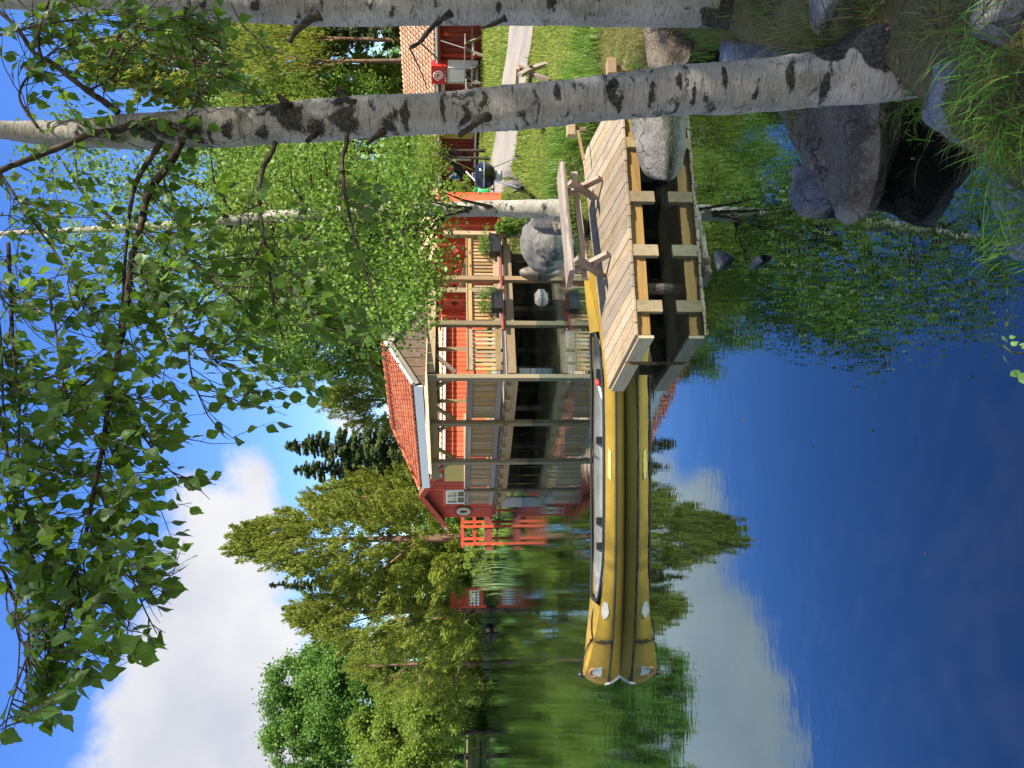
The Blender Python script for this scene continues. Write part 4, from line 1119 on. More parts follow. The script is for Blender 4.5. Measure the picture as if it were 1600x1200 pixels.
# decks at both ends: peaked, running to the cockpit
def gun(t, side, up=0., inn=0.):
    hb, sh, kl = can_sec(t); return Vector((CX + t * CL / 2 + stem_x(t, sh), CY + side * max(0., (hb * .95 - inn)), sh + up))
c0_t, c1_t = -.60, .64
for (ta, tb2) in ((-1, c0_t), (c1_t, 1)):
    mb = MB(); n = 16
    for i in range(n + 1):
        t = ta + (tb2 - ta) * i / n; a = gun(t, -1); b = gun(t, 1); hb = can_sec(t)[0]
        for k in range(7):
            s = k / 6; q = a.lerp(b, s); mb.v.append(tuple(q + Z(.05 * math.sin(math.pi * s) * min(1, hb / .25))))
    for i in range(n):
        for k in range(6): mb.f.append((i * 7 + k, (i + 1) * 7 + k, (i + 1) * 7 + k + 1, i * 7 + k + 1))
    part('end_deck', mb, 'canoe_yellow', can, True)
# inner skin
mb = MB(); n = 40; js = 16
for i in range(n + 1):
    t = c0_t + (c1_t - c0_t) * i / n; hb, sh, kl = can_sec(t)
    f = min(1, ((t - c0_t) / .12 if t < 0 else (c1_t - t) / .12) + .02) ** .5
    for j in range(js + 1):
        a = -1 + 2 * j / js; e = abs(a)
        y = (hb - .035) * .95 * f * math.copysign(can_y(e), a)
        z = kl + .03 + (sh - kl - .035) * (e ** CE)
        mb.v.append((CX + t * CL / 2, CY + y, z))
for i in range(n):
    for j in range(js): mb.f.append((i * (js + 1) + j, i * (js + 1) + j + 1, (i + 1) * (js + 1) + j + 1, (i + 1) * (js + 1) + j))
part('lining', mb, 'canoe_lining', can, True)
# side decks between hull edge and rim near the rounded cockpit ends are covered by the rim tube
ring = []
for i in range(81):
    a = 2 * math.pi * i / 80; tt = (c0_t + c1_t) / 2 + (c1_t - c0_t) / 2 * math.copysign(abs(math.cos(a)) ** .5, math.cos(a))
    side = -math.copysign(abs(math.sin(a)) ** .42, math.sin(a))
    hb, sh, kl = can_sec(tt); ring.append(Vector((CX + tt * CL / 2, CY + side * hb * .93, sh + .02)))
part('cockpit_rim', MB().tube(ring, .017, 7, cap=False), 'rope_black', can, True)
# cockpit corner decks (between rounded rim and gunwale)
# rubbing strake
for side in (-1, 1):
    pts = []
    for i in range(50):
        t = -.985 + 1.97 * i / 49; hb, sh, kl = can_sec(t)
        zt = .135 + .06 * max(0, abs(t) - .5) ** 2; e = ((zt - kl) / (sh - kl)) ** (1 / CE)
        y = hb * can_y(e)
        pts.append(Vector((CX + t * CL / 2 + stem_x(t, zt), CY + side * (y + .004), zt)))
    part('rubbing_strake', MB().tube(pts, .014, 6), 'rope_black', can)
# buckles inside, on the far wall
for t in (-.38, -.26, .13, .44, .575):
    hb, sh, kl = can_sec(t); z = sh - .09; x = CX + t * CL / 2
    for dx in ((0,) if t > .5 or abs(t - .44) > .05 else (-.05, .05)):
        q = Vector((x + dx, CY + hb * .80, sh - .085)); 
        bar('buckle', can, q + Vector((-.045, .0, 0)), q + Vector((.045, .0, 0)), .03, .10, 'black_plastic')
# bow plate with orange ring, bow fender, painter rope
t = -.935; zc = .315
mb = MB(); hb, sh, kl = can_sec(t)
def hull_pt(t, z, o=.006):
    hb, sh, kl = can_sec(t); e = min(1, max(0, (z - kl) / (sh - kl))) ** (1 / CE)
    y = hb * can_y(e)
    return Vector((CX + t * CL / 2 + stem_x(t, z), CY - y - o, z))
arc = [hull_pt(-.926 + .020 * math.cos(a), .345 + .05 * math.sin(a), .012) for a in np.linspace(-2.4, 2.4 + .3, 14)]
emb = [hull_pt(-.955, .255, .006), hull_pt(-.930, .245, .006), hull_pt(-.900, .25, .006), hull_pt(-.902, .33, .006), hull_pt(-.915, .375, .006), hull_pt(-.938, .375, .006), hull_pt(-.950, .33, .006)]
part('bow_patch', MB().slab(emb, (0, -.004, 0)), 'patch_grey', can)
part('bow_arc', MB().tube([hull_pt(-.93 + .024 * math.cos(a), .352 + .055 * math.sin(a), .012) for a in np.linspace(-.3, 3.5, 14)], .009, 5), 'terracotta', can)
bp_ = gun(-.985, 0) ; part('bow_fender', MB().lathe(bp_ + Vector((0, 0, .02)), [(0, -.05), (.035, -.04), (.04, 0), (.03, .035), (0, .045)], 10), 'black_plastic', can, True)
q = Vector((CX - CL / 2 + .02, CY, .1)); part('stem_guard', MB().tube([Vector((CX - .997 * CL / 2 + float(stem_x(-1, z)), CY, z)) for z in np.linspace(-.02, .19, 8)], .022, 7), 'patch_grey', can)
patch = [hull_pt(-.66, .27), hull_pt(-.62, .30), hull_pt(-.575, .27), hull_pt(-.585, .22), hull_pt(-.63, .205), hull_pt(-.655, .23)]
part('repair_patch', MB().slab(patch, (0, -.003, 0)), 'patch_grey', can)
patch = [hull_pt(-.03, .20), hull_pt(.10, .20), hull_pt(.12, .235), hull_pt(-.01, .24)]
part('repair_patch', MB().slab(patch, (0, -.003, 0)), 'pale_yellow', can)
rope = [gun(c0_t, -.3, .02), gun(-.68, -.5, .05), gun(-.76, -.9, .015), hull_pt(-.775, .26, .02), hull_pt(-.775, .16, .025), hull_pt(-.768, .15, .03), hull_pt(-.765, .24, .02), gun(-.78, -.7, .03), gun(-.88, -.2, .06), gun(-.975, 0, .05)]
part('rope', MB().tube(catmull(rope, 5), .009, 5), 'rope_black', can)
part('rope_knot', MB().lathe(gun(-.77, -.8, .03), [(0, -.02), (.02, -.012), (.022, .01), (0, .022)], 8), 'rope_black', can)
part('bow_ring', MB().tube([hull_pt(-.972, .13, .012) + Vector((.018 * math.cos(a), 0, .018 * math.sin(a))) for a in np.linspace(0, 6.28, 12)], .006, 5), 'rope_black', can)
# paddle lying in the canoe
pa = thing('paddle', 'white shafted paddle with red grip lying inside the canoe near the dock', 'paddle', (CX + 1.05, CY + .1, .2))
p0, p1 = P(601, 934, 9.72), P(560, 947, 9.5)
part('shaft', MB().tube([p0, p1, p1 + (p1 - p0) * 1.2], .013, 8), 'white_paint', pa, True)
part('grip', MB().tube([p0 - (p1 - p0).normalized() * .06, p0 - (p1 - p0).normalized() * .03, p0, p0 + (p1 - p0).normalized() * .05], [.018, .03, .026, .018], 9), 'bright_red', pa, True)

# ================================================================== kettle grill on the lawn
gc = P(926, 757, 17.0); gz = lz(gc.x, gc.y); 
gr = thing('kettle_grill', 'black kettle grill on silver legs and wheels standing on the lawn', 'grill', (gc.x, gc.y, gz))
zr = 1.44; gx, gy = gc.x, gc.y
part('bowl', MB().lathe((gx, gy, zr), [(.292, 0), (.285, -.06), (.25, -.15), (.19, -.22), (.10, -.26), (0, -.27)], 28), 'black_enamel', gr, True)
part('lid', MB().lathe((gx, gy, zr), [(.30, .0), (.295, .045), (.265, .11), (.20, .165), (.11, .195), (0, .203)], 28), 'black_enamel', gr, True)
part('lid_rim', MB().lathe((gx, gy, zr), [(.303, -.012), (.306, 0), (.303, .012)], 28), 'bright_metal', gr)
part('lid_handle', MB().obox((gx - .05, gy, zr + .245), (gx + .05, gy, zr + .245), .03, .03).obox((gx - .045, gy, zr + .19), (gx - .045, gy, zr + .245), .015, .015).obox((gx + .045, gy, zr + .19), (gx + .045, gy, zr + .245), .015, .015), 'bright_metal', gr)
part('ash_pot', MB().lathe((gx, gy, zr - .26), [(.09, 0), (.115, -.02), (.115, -.15), (0, -.15)], 18), 'grey_metal', gr, True)
for (dx, dy) in ((.32, -.1), (-.26, -.18), (.02, .33)):
    bar('leg', gr, (gx + dx * .5, gy + dy * .5, zr - .2), (gx + dx * 1.25, gy + dy * 1.25, gz + .06), .026, .026, 'bright_metal')
for (dx, dy) in ((.42, -.1), (-.33, -.22)):
    part('wheel', MB().lathe((gx + dx, gy + dy, gz + .08), [(0, -.03), (.06, -.03), (.085, -.025), (.085, .025), (.06, .03), (0, .03)], 18, 'X'), 'black_plastic', gr, True)
bar('axle', gr, (gx - .33, gy - .22, gz + .08), (gx + .42, gy - .1, gz + .08), .014, .014, 'bright_metal')
bar('side_handle', gr, (gx + .3, gy, zr - .05), (gx + .42, gy, zr - .05), .03, .02, 'black_plastic')
# green watering can by the grill, further back
q = P(886 + 14, 749, 23.0); q.z = 0
wc = thing('watering_can', 'bright green watering can behind the kettle grill', 'watering can', (q.x, q.y, 1.05))
part('body', MB().lathe((q.x, q.y, 1.05), [(0, 0), (.15, 0), (.16, .05), (.15, .3), (.10, .34), (0, .34)], 18), 'green_plastic', wc, True)
part('handle', MB().tube([Vector((q.x + .14 * math.cos(a), q.y, 1.38 + .13 * math.sin(a))) for a in np.linspace(0, 3.14, 9)], .02, 6), 'green_plastic', wc, True)
part('spout', MB().tube([Vector((q.x - .14, q.y, 1.12)), Vector((q.x - .36, q.y, 1.42))], [.04, .025], 8), 'green_plastic', wc, True)
bar('stand', wc, (q.x - .2, q.y, 1.02), (q.x + .2, q.y, 1.02), .3, .05, 'grey_wood')
# small toy-yellow cart by the shrubs
q = P(902, 742, 26.0)
tc_ = thing('garden_cart', 'small yellow and white garden cart between the shrubs', 'cart', (q.x, q.y, .95))
bar('tray', tc_, (q.x - .3, q.y, 1.28), (q.x + .3, q.y, 1.28), .4, .16, 'yellow_panel'); bar('handle', tc_, (q.x + .3, q.y, 1.35), (q.x + .65, q.y, 1.7), .04, .04, 'white_paint')
for dx in (-.2, .2): part('wheel', MB().lathe((q.x + dx, q.y - .22, 1.08), [(0, -.02), (.12, -.02), (.12, .02), (0, .02)], 14, 'Y'), 'white_paint', tc_)
# ================================================================== ROCKS
def rock(label, pts, mat='granite', seed=0, rough=.05, sub_=5, rnd=.0, loc=None, group=None):
    """boulder: hull of chosen corner points, refined and weathered"""
    bm = bmesh.new()
    for p in pts: bm.verts.new(p)
    r = bmesh.ops.convex_hull(bm, input=bm.verts)
    bmesh.ops.delete(bm, geom=[e for e in r['geom_interior'] if isinstance(e, bmesh.types.BMVert)], context='VERTS')
    bmesh.ops.triangulate(bm, faces=bm.faces)
    for k in range(sub_):
        # split long edges so facets stay crisp but the skin gets fine enough to weather
        ml = max(e.calc_length() for e in bm.edges) * .55
        es = [e for e in bm.edges if e.calc_length() > ml]
        bmesh.ops.subdivide_edges(bm, edges=es, cuts=1, smooth=rnd if k < 2 else 0)
        bmesh.ops.triangulate(bm, faces=bm.faces)
    for _ in range(1): bmesh.ops.smooth_vert(bm, verts=bm.verts, factor=.3 if rnd < .1 else .6, use_axis_x=True, use_axis_y=True, use_axis_z=True)
    bm.normal_update()
    co = np.array([v.co[:] for v in bm.verts]); no = np.array([v.normal[:] for v in bm.verts])
    size = np.ptp(co, axis=0).max()
    d = rough * size * (fbm(co + seed * 7.1, 2.6 / size, 3, seed) * 2.0 + fbm(co, 9. / size, 3, seed + 5) * .9 + .25 * np.abs(fbm(co * np.array([1, 1, 2.5]), 18. / size, 2, seed + 9)))
    ck = np.abs(fbm(co * np.array([1, 1, 1.8]) + seed, 3.2 / size, 3, seed + 21)); d = d - .016 * size * np.exp(-(ck / .016) ** 2)
    tw_ = np.floor(fbm(co + seed * 3., 3.0 / size, 2, seed + 31) * 9) / 9 * .10 * size * (1 if rnd < .1 else .25)
    co = co + no * (d + tw_)[:, None]
    for v, c in zip(bm.verts, co): v.co = c
    c0 = co.mean(0); c0[2] = co[:, 2].min()
    me = bpy.data.meshes.new('rock'); bmesh.ops.translate(bm, verts=bm.verts, vec=-Vector(c0)); bm.to_mesh(me); bm.free()
    o = link('rock', me, mat, None, True); o.location = c0; WL[o] = Vector(c0)
    try: me.set_sharp_from_angle(angle=math.radians(38))
    except Exception: pass
    return tag(o, label, 'rock', group)
def blob(c, r, seed, n=26, squash=1.):
    g = random.Random(seed); pts = []
    for i in range(n):
        v = Vector((g.gauss(0, 1), g.gauss(0, 1), g.gauss(0, 1))).normalized()
        pts.append(Vector(c) + Vector((v.x * r[0], v.y * r[1], v.z * r[2])))
    return pts
# the big wedge at the water's edge under the main birch
tipL = P(853, 1326, 3.55)
wedge = [P(1040, 1222, 4.25), P(1000, 1237, 4.12), P(958, 1272, 3.9), P(905, 1304, 3.72), tipL, P(858, 1352, 3.5), P(915, 1368, 3.35), P(1010, 1375, 3.15), P(1100, 1372, 3.0), P(1120, 1300, 3.3),
         P(1100, 1225, 4.4)]
wedge += [P(1060, 1230, 4.9), P(930, 1300, 4.3), P(880, 1330, 4.0)]
wedge += [Vector((p.x + .05, p.y + .2, -.25)) for p in (P(900, 1350, 3.7), P(1080, 1350, 3.4), P(1060, 1240, 4.6))]
rock('large dark brown wedge shaped rock jutting over the water left of the main birch base', wedge, 'brown_rock', 3, .05)
slab = [P(945, 1236, 4.4), P(950, 1262, 4.32), P(908, 1312, 3.98), P(880, 1290, 4.02), P(858, 1264, 4.14), P(862, 1240, 4.25), P(900, 1229, 4.4)]
slab += [Vector((p.x, p.y + .15, -.3)) for p in slab]
rock('flat grey slab with a pointed tip in the water behind the dark wedge rock', slab, 'grey_slab', 4, .03)
# round boulder by the dock
bo = [P(1045, 984, 7.75), P(1000, 988, 7.7), P(960, 998, 7.62), P(932, 1012, 7.52), P(917, 1030, 7.42), P(915, 1042, 7.36), P(950, 1040, 7.25), P(1000, 1030, 7.3), P(1060, 1028, 7.3), P(1085, 1005, 7.5)]
bo += [p + Vector((.05, .3, -.04)) for p in bo[:4]] + [Vector((p.x + .10, p.y + .12, -.3)) for p in bo]
rock('long rounded grey boulder leaning in the water at the right end of the dock', bo, 'granite', 11, .03, 5, .14)
rock('pale bluish boulder on the bank between the two near birches', [P(1118, 1148, 4.6), P(1150, 1143, 4.65), P(1178, 1150, 4.7), P(1182, 1180, 4.5), P(1160, 1200, 4.35), P(1105, 1206, 4.3), P(1098, 1180, 4.4)] + [p + Vector((.02, .45, -.06)) for p in (P(1118, 1148, 4.6), P(1178, 1150, 4.7))] + [Vector((p.x, p.y, .15)) for p in (P(1105, 1206, 4.3), P(1182, 1190, 4.5))], 'pale_rock', 6, .04)
rock('mossy grey boulder just below the pale bluish boulder', [P(1125, 1208, 4.15), P(1185, 1212, 4.2), P(1195, 1245, 4.0), P(1165, 1268, 3.85), P(1110, 1262, 3.85), P(1104, 1230, 4.0)] + [p + Vector((.02, .3, -.05)) for p in (P(1125, 1208, 4.15), P(1185, 1212, 4.2))] + [Vector((p.x, p.y, .15)) for p in (P(1110, 1262, 3.85), P(1195, 1250, 4.))], 'granite', 7, .04)
rock('pale lichen spotted rock at the foot of the main birch by the water', [P(1105, 1462, 2.53), P(1050, 1455, 2.58), P(1010, 1463, 2.59), P(985, 1480, 2.58), P(965, 1500, 2.53), P(955, 1530, 2.47), P(985, 1565, 2.39), P(1060, 1575, 2.30), P(1120, 1560, 2.30)] + [p + Vector((.0, .2, -.1)) for p in (P(1050, 1455, 2.58), P(1105, 1462, 2.53))] + [Vector((p.x + .05, p.y, -.2)) for p in (P(985, 1500, 2.53), P(1100, 1500, 2.39), P(1000, 1565, 2.39))], 'pale_rock', 8, .035)
rock('pale grey rock at the bottom corner with green moss on its edge', [P(930, 1538, 2.63), P(880, 1542, 2.66), P(830, 1556, 2.66), P(795, 1580, 2.62), P(782, 1625, 2.5), P(830, 1680, 2.35), P(930, 1690, 2.25), P(960, 1600, 2.5)] + [Vector((p.x + .03, p.y, -.25)) for p in (P(880, 1550, 2.7), P(800, 1600, 2.6), P(950, 1600, 2.5), P(850, 1680, 2.35))], 'pale_rock', 9, .03)
rock('small grey stone tip breaking the water nearest to the dock front', [G(800, 1118, .06), G(780, 1122, .05), G(797, 1142, .03), G(770, 1120, -.1), G(810, 1112, -.1), G(800, 1150, -.1), G(806, 1122, .03)], 'granite', 12, .03, 3)
rock('small pointed stone tip in the water left of the slab rock', [G(800, 1185, .06), G(780, 1172, .02), G(790, 1195, .02), G(770, 1170, -.08), G(805, 1172, -.1), G(806, 1200, -.1)], 'granite', 13, .03, 3)
rock('dark stone deep in the bank hollow under the near birches', blob(G(1155, 1050, .3), (.5, .4, .22), 21), 'brown_rock', 21, .04, 3)
rock('dark mossy stone on the bank beside the dock behind the birch', blob(G(1125, 1040, .22), (.26, .22, .17), 22), 'brown_rock', 22, .04, 3)
rock('grey stone half buried in the grass at the lower right corner', blob(G(1185, 1545, .62) + Vector((0, 0, -.03)), (.10, .09, .06), 23), 'granite', 23, .04, 3)
rock('small bluish stone in the grass at the right edge', blob(G(1196, 1283, .6), (.13, .10, .09), 24), 'pale_rock', 24, .04, 3)
# shore boulders beyond the dock
def shore(label, u0, u1, vt, vb, D, depth, seed, mat='granite', zb=-.35):
    g = random.Random(seed); um = (u0 + u1) / 2; pts = []
    top, bot = P(um, vt, D).z, P(um, vb, D).z
    for k in range(30):
        a = g.uniform(0, 6.28); f = g.uniform(.2, 1) ** .5
        x = um + (u1 - u0) / 2 * f * math.cos(a); 
        h = (1 - f ** 2.2)
        p = P(x, vb, D); pts.append(Vector((p.x, D + depth * f * math.sin(a), bot + (top - bot) * max(h, .0 if f > .9 else .35 * g.random()))))
    for k in range(12):
        a = k * .523; p = P(um + (u1 - u0) / 2 * math.cos(a), vb, D); pts.append(Vector((p.x, D + depth * math.sin(a), zb)))
    return rock(label, pts, mat, seed, .045, 4)
shore('large grey boulder in the water behind the dock bench', 768, 872, 803, 852, 17.6, .8, 31)
shore('rounded sunlit boulder in front of the large grey boulder near the bench', 792, 842, 826, 856, 16.2, .4, 32, 'granite')
shore('small brownish boulder in the shade under the pavilion corner', 716, 752, 833, 847, 18.4, .3, 33, 'granite')
shore('boulder beside the third birch with grass at its top', 832, 884, 822, 862, 14.6, .5, 34)
shore('stone at the water edge left of the large boulder', 760, 788, 802, 842, 18.9, .35, 35, 'brown_rock')
shore('dark stone between bench and birch trunk', 828, 868, 858, 890, 12.3, .3, 36, 'brown_rock')

# ================================================================== TREES
def crown(rg, clumps, per, cr, ln, wd, axis_fn, spread=.9):
    """clumps: (k,3) centres; per leaves each, gaussian radius cr"""
    k = len(clumps)
    c = np.repeat(clumps, per, 0); off = rg.normal(size=(k * per, 3)) * np.repeat(np.broadcast_to(cr, (k,)), per)[:, None] * spread
    p = c + off
    ax = axis_fn(p, off, c)
    l = ln * rg.uniform(.65, 1.35, k * per); w = wd * rg.uniform(.7, 1.3, k * per)
    return leaf_quads(p, ax, l, w, rg)
def ell_points(rg, n, c, r, inner=.35, top=1., bottom=1.):
    d = unitv(rg.normal(size=(n, 3))); f = rg.uniform(inner ** 3, 1, n) ** (1 / 3)
    p = d * f[:, None]; return np.array(c) + p * np.array(r)
def limbs(mb, rg, top_pts, base_pts, r0, targets, seed):
    """limbs from the trunk out to clump centres"""
    for t in targets:
        t = Vector(t); best = None
        k = int(np.clip((t.z - base_pts[0].z) / max(.1, base_pts[-1].z - base_pts[0].z) * (len(base_pts) - 1) * .8, 0, len(base_pts) - 2))
        a = base_pts[k]; mid = a.lerp(t, .5) + Vector((0, 0, .12 * (t - a).length))
        mb.tube([a, mid, t], [r0 * .38, r0 * .22, r0 * .06], 5, cap=False)
def tree(name, label, cat, base, height, trunk_r, crowns, per, cr, ln, wd, lmat, seed, style='round', group=None, bark='dark_bark', lean=(0, 0), nlimb=14, trunk_top=.85):
    rg = np.random.default_rng(seed); base = Vector(base)
    t = thing(name, label, cat, base, group)
    pts = [base + Vector((lean[0] * f + math.sin(f * 5 + seed) * .05 * height * .15, lean[1] * f, height * f)) for f in np.linspace(-.03, trunk_top, 9)]
    rr = [trunk_r * (1.25 if i == 0 else 1) * (1 - .85 * i / 8) for i in range(9)]
    cl = np.concatenate([ell_points(rg, n, (base.x + c[0], base.y + c[1], base.z + c[2]), r, inn) for (c, r, n, inn) in crowns])
    mb = MB().tube(pts, rr, 9)
    part('trunk', mb, bark, t, True)
    lm = MB(); limbs(lm, rg, None, pts, trunk_r, cl[rg.permutation(len(cl))[:nlimb]], seed)
    part('limbs', lm, bark, t, True, kind='stuff')
    cx = np.array([base.x, base.y, 0])
    if style == 'round':
        fn = lambda p, off, c: rg.normal(size=p.shape) + np.array([0, 0, -.3])
    elif style == 'plume':
        def fn(p, off, c):
            o = (c - cx - np.array([0, 0, base.z + height * .45])) * np.array([1, 1, .5]); o = unitv(o) + np.array([0, 0, .75]); return o + rg.normal(size=p.shape) * .33
    else:
        def fn(p, off, c):
            o = (p - cx) * np.array([1, 1, 0]); return unitv(o) * 1. + np.array([0, 0, -.25]) + rg.normal(size=p.shape) * .45
    v, q = crown(rg, cl, per, cr, ln, wd, fn)
    o = link('crown', npmesh('crown', v, q, origin=WL[t]), lmat, t); o['kind'] = 'stuff'
    return t
def plume_tree(label, u, D, vtop, halfw_px, seed, lmat='pine_needle', n=330, vbase=None, per=70, group=None, bark='pine_bark', low=.06, peak=1.0, base_z=None, skew=0, cat='tree', name='pine_tree'):
    """feathery conifer: upswept sprays filling a rounded cone"""
    rg = np.random.default_rng(seed)
    x = (u - 600.) / F * D; bz = lz(x, D) if base_z is None else base_z
    H = EYE + (HOR - vtop) / F * D - bz; W = halfw_px / F * D
    t = thing(name, label, cat, (x, D, bz), group)
    pts = [Vector((x + skew * f, D, bz + H * f)) for f in np.linspace(-.02, .93, 8)]
    part('trunk', MB().tube(pts, [H * .020 * (1 - .85 * i / 7) for i in range(8)], 9), bark, t, True)
    f = rg.uniform(low, 1, n) ** .9
    prof = np.sin(np.clip((1 - f) ** (.62 * peak), 0, 1) * math.pi * .5) * (1 - .35 * np.clip(.28 - f, 0, .28) / .28)
    ang = rg.uniform(0, 2 * math.pi, n); rr = rg.uniform(.35, 1.05, n) ** .5 * prof * W * (1 + .18 * np.sin(ang * 3 + f * 9 + seed))
    per = int(per * 1.7)
    root = np.column_stack([x + skew * f + rr * np.cos(ang) * .8, D + rr * np.sin(ang) * .8, bz + H * f * .93])
    out = np.column_stack([np.cos(ang), np.sin(ang), np.zeros(n)])
    d = unitv(out * (.75 * (1 - f) + .15)[:, None] + np.array([0, 0, 1.]) * (.35 + .5 * f)[:, None] + rg.normal(size=(n, 3)) * .22)
    ln_s = rg.uniform(.5, 1.15, n) * W * .36
    s = rg.uniform(0, 1, (n, per)); cen = root[:, None, :] + d[:, None, :] * (s * ln_s[:, None])[..., None]
    w = (.30 * (1 - s) + .05) * ln_s[:, None]
    cen = cen + rg.normal(size=(n, per, 3)) * w[..., None] * .55
    ax = np.repeat(d[:, None, :], per, 1) + rg.normal(size=(n, per, 3)) * .42
    lw = H * .0165
    v, q = leaf_quads(cen.reshape(-1, 3), ax.reshape(-1, 3), lw * rg.uniform(.7, 1.5, n * per), lw * .32, rg)
    o = link('crown', npmesh('crown', v, q, origin=WL[t]), lmat, t); o['kind'] = 'stuff'
    lm = MB()
    for k in range(0, n, max(1, n // 12)):
        a = pts[int(np.clip(f[k] * 6, 0, 6))]; lm.tube([a, a.lerp(Vector(root[k]), .6), Vector(root[k])], [H * .006, H * .004, H * .0015], 5, cap=False)
    part('limbs', lm, bark, t, True, kind='stuff')
    return t
def spruce(label, u, D, vtop, halfw_px, seed, lmat='spruce_needle', tiers=26, per=9000, group=None, base_z=None, ragged=.25):
    rg = np.random.default_rng(seed); x = (u - 600.) / F * D; bz = lz(x, D) if base_z is None else base_z
    H = EYE + (HOR - vtop) / F * D - bz; W = halfw_px / F * D
    t = thing('spruce_tree', label, 'tree', (x, D, bz), group)
    part('trunk', MB().tube([Vector((x, D, bz + H * f)) for f in np.linspace(-.02, .99, 6)], [H * .016 * (1 - .95 * i / 5) for i in range(6)], 8), 'pine_bark', t, True)
    n = int(per * 1.8); nb = tiers * 10
    bf = np.sort(rg.uniform(.06, .99, nb)); ba = rg.uniform(0, 6.28, nb); bl = W * (1 - bf) ** .85 * rg.uniform(1 - ragged * 2, 1.1, nb) + .05 * W
    k = rg.integers(0, nb, n); s = rg.uniform(.05, 1, n) ** .7
    r = bl[k] * s; side = rg.normal(size=n) * .16 * bl[k] * (1.1 - s * .7)
    ca, sa = np.cos(ba[k]), np.sin(ba[k])
    droop = -.28 * r + .16 * r * r / np.maximum(bl[k], .1)
    p = np.column_stack([x + ca * r - sa * side, D + sa * r + ca * side, bz + H * bf[k] + droop + rg.normal(size=n) * .012 * H * (1 - bf[k])])
    ax = np.column_stack([ca + rg.normal(size=n) * .45, sa + rg.normal(size=n) * .45, -.35 + rg.normal(size=n) * .35])
    v, q = leaf_quads(p, ax, H * .019 * rg.uniform(.7, 1.4, n), H * .0062, rg)
    o = link('crown', npmesh('crown', v, q, origin=WL[t]), lmat, t); o['kind'] = 'stuff'
    return t
def at(u, D, dz=0.):
    x = (u - 600.) / F * D; return Vector((x, D, lz(x, D) + dz))

# far left bank
G1 = 'trees on the far bank'
plume_tree('tall feathery olive pine with reddish trunk left of the footbridge', 360, 43, 366, 105, 101, n=430, per=80, peak=1.15)
plume_tree('broad feathery olive pine overhanging the far bank above the red trellis', 248, 45, 452, 92, 102, n=380, per=75, low=.12)
plume_tree('yellowish bushy pine on the bank between the olive pine and the green broadleaf tree', 165, 50, 545, 70, 103, n=240, per=70, low=.0, base_z=.4)
plume_tree('drooping olive pine just behind the red house roof', 425, 46, 470, 62, 104, n=260, per=70, low=.1)
spruce('dark spruce tip showing above the broad olive pine', 292, 60, 424, 34, 105, per=7000)
spruce('smaller dark spruce tip left of the other spruce tip', 257, 62, 443, 26, 106, per=6000)
spruce('dark ragged spruce beyond the pavilion roof', 505, 56, 448, 78, 107, per=30000, ragged=.3, tiers=34)
spruce('dark spruce partly hidden behind the drooping olive pine', 468, 58, 462, 80, 108, per=28000, ragged=.3, tiers=34)
plume_tree('pale olive pine right behind the pavilion roof ridge', 575, 45, 505, 75, 109, n=300, per=70, low=.1)
spruce('narrow green conifer behind the pavilion roof ridge', 627, 52, 470, 34, 110, 'pine_needle', per=8000)
def broad(label, u, D, vtop, hw, seed, lmat, n=70, per=210, name='broadleaf_tree', low=.25, leaf=.19, nb=3, cat='tree', bark='dark_bark', vlow=None, base=None, group=None):
    b = at(u, D) if base is None else base
    H = EYE + (HOR - vtop) / F * D - b.z; W = hw / F * D; g = random.Random(seed); cs = []
    rgb_ = 1.
    cs.append(((0, 0, H * .60), (W * .88, W * .85, H * .38), n, .55))
    for k in range(nb):
        a = g.uniform(0, 6.28); z = g.uniform(low, .8)
        cs.append(((math.cos(a) * W * .55, math.sin(a) * W * .5, H * z), (W * .5, W * .5, H * .17), n // 3, .3))
    return tree(name, label, cat, b, H, H * .018, cs, int(per * 1.15), W * .098 * rgb_, leaf, leaf * .62, lmat, seed, 'round', group, bark)
broad('round bright green broadleaf tree standing above the far left bank', 120, 62, 408, 82, 120, 'deciduous_leaf', 110, 260, leaf=.26, nb=5)
broad('pale green broadleaf tree low on the far bank below the round green tree', 55, 58, 545, 75, 121, 'yellow_green_leaf', 70, 240, leaf=.22, low=.15, nb=5)
broad('green tree at the left edge of the picture', -18, 60, 402, 70, 122, 'deciduous_leaf', 80, 230, leaf=.25, nb=4)
broad('dark green tree behind the pale one at the left edge', 20, 70, 500, 70, 123, 'deciduous_leaf', 60, 200, leaf=.3)
broad('bushy yellow green tree over the water at the far bank', 105, 55, 612, 55, 124, 'yellow_green_leaf', 55, 220, leaf=.18, low=.1, nb=6)
broad('light green bush at the water edge by the red trellis', 190, 53, 640, 42, 125, 'yellow_green_leaf', 34, 200, leaf=.16, low=.05, nb=4, name='bush', cat='bush')
broad('fresh green bush between the red house and the footbridge', 392, 36, 682, 24, 126, 'shrub_leaf', 30, 200, leaf=.10, low=.05, nb=4, name='bush', cat='bush')
broad('low dark bush on the bank under the olive pine', 228, 51, 716, 30, 127, 'shrub_leaf', 20, 200, leaf=.12, low=.0, nb=4, name='bush', cat='bush')
broad('low bright bush on the bank by the log fence', 95, 60, 700, 45, 128, 'yellow_green_leaf', 22, 220, leaf=.15, low=.0, nb=4, name='bush', cat='bush')
broad('low leafy growth at the water end of the footbridge', 325, 38, 722, 22, 129, 'yellow_green_leaf', 14, 200, leaf=.10, low=.0, nb=4, name='bush', cat='bush')
# slender dark trunks on the far bank
for k, (u, D, lab) in enumerate(((236, 52, 'slender dark trunk on the far bank right beside the red trellis'), (208, 55, 'thin dark trunk on the far bank left of the sunken log'))):
    b = at(u, D); tree('young_pine', lab, 'tree', b, 7.5, .16, [((0, 0, 6.2), (1.8, 1.6, 1.3), 16, .3)], 120, .45, .22, .06, 'pine_needle', 140 + k, 'plume', None, 'pine_bark', nlimb=5)
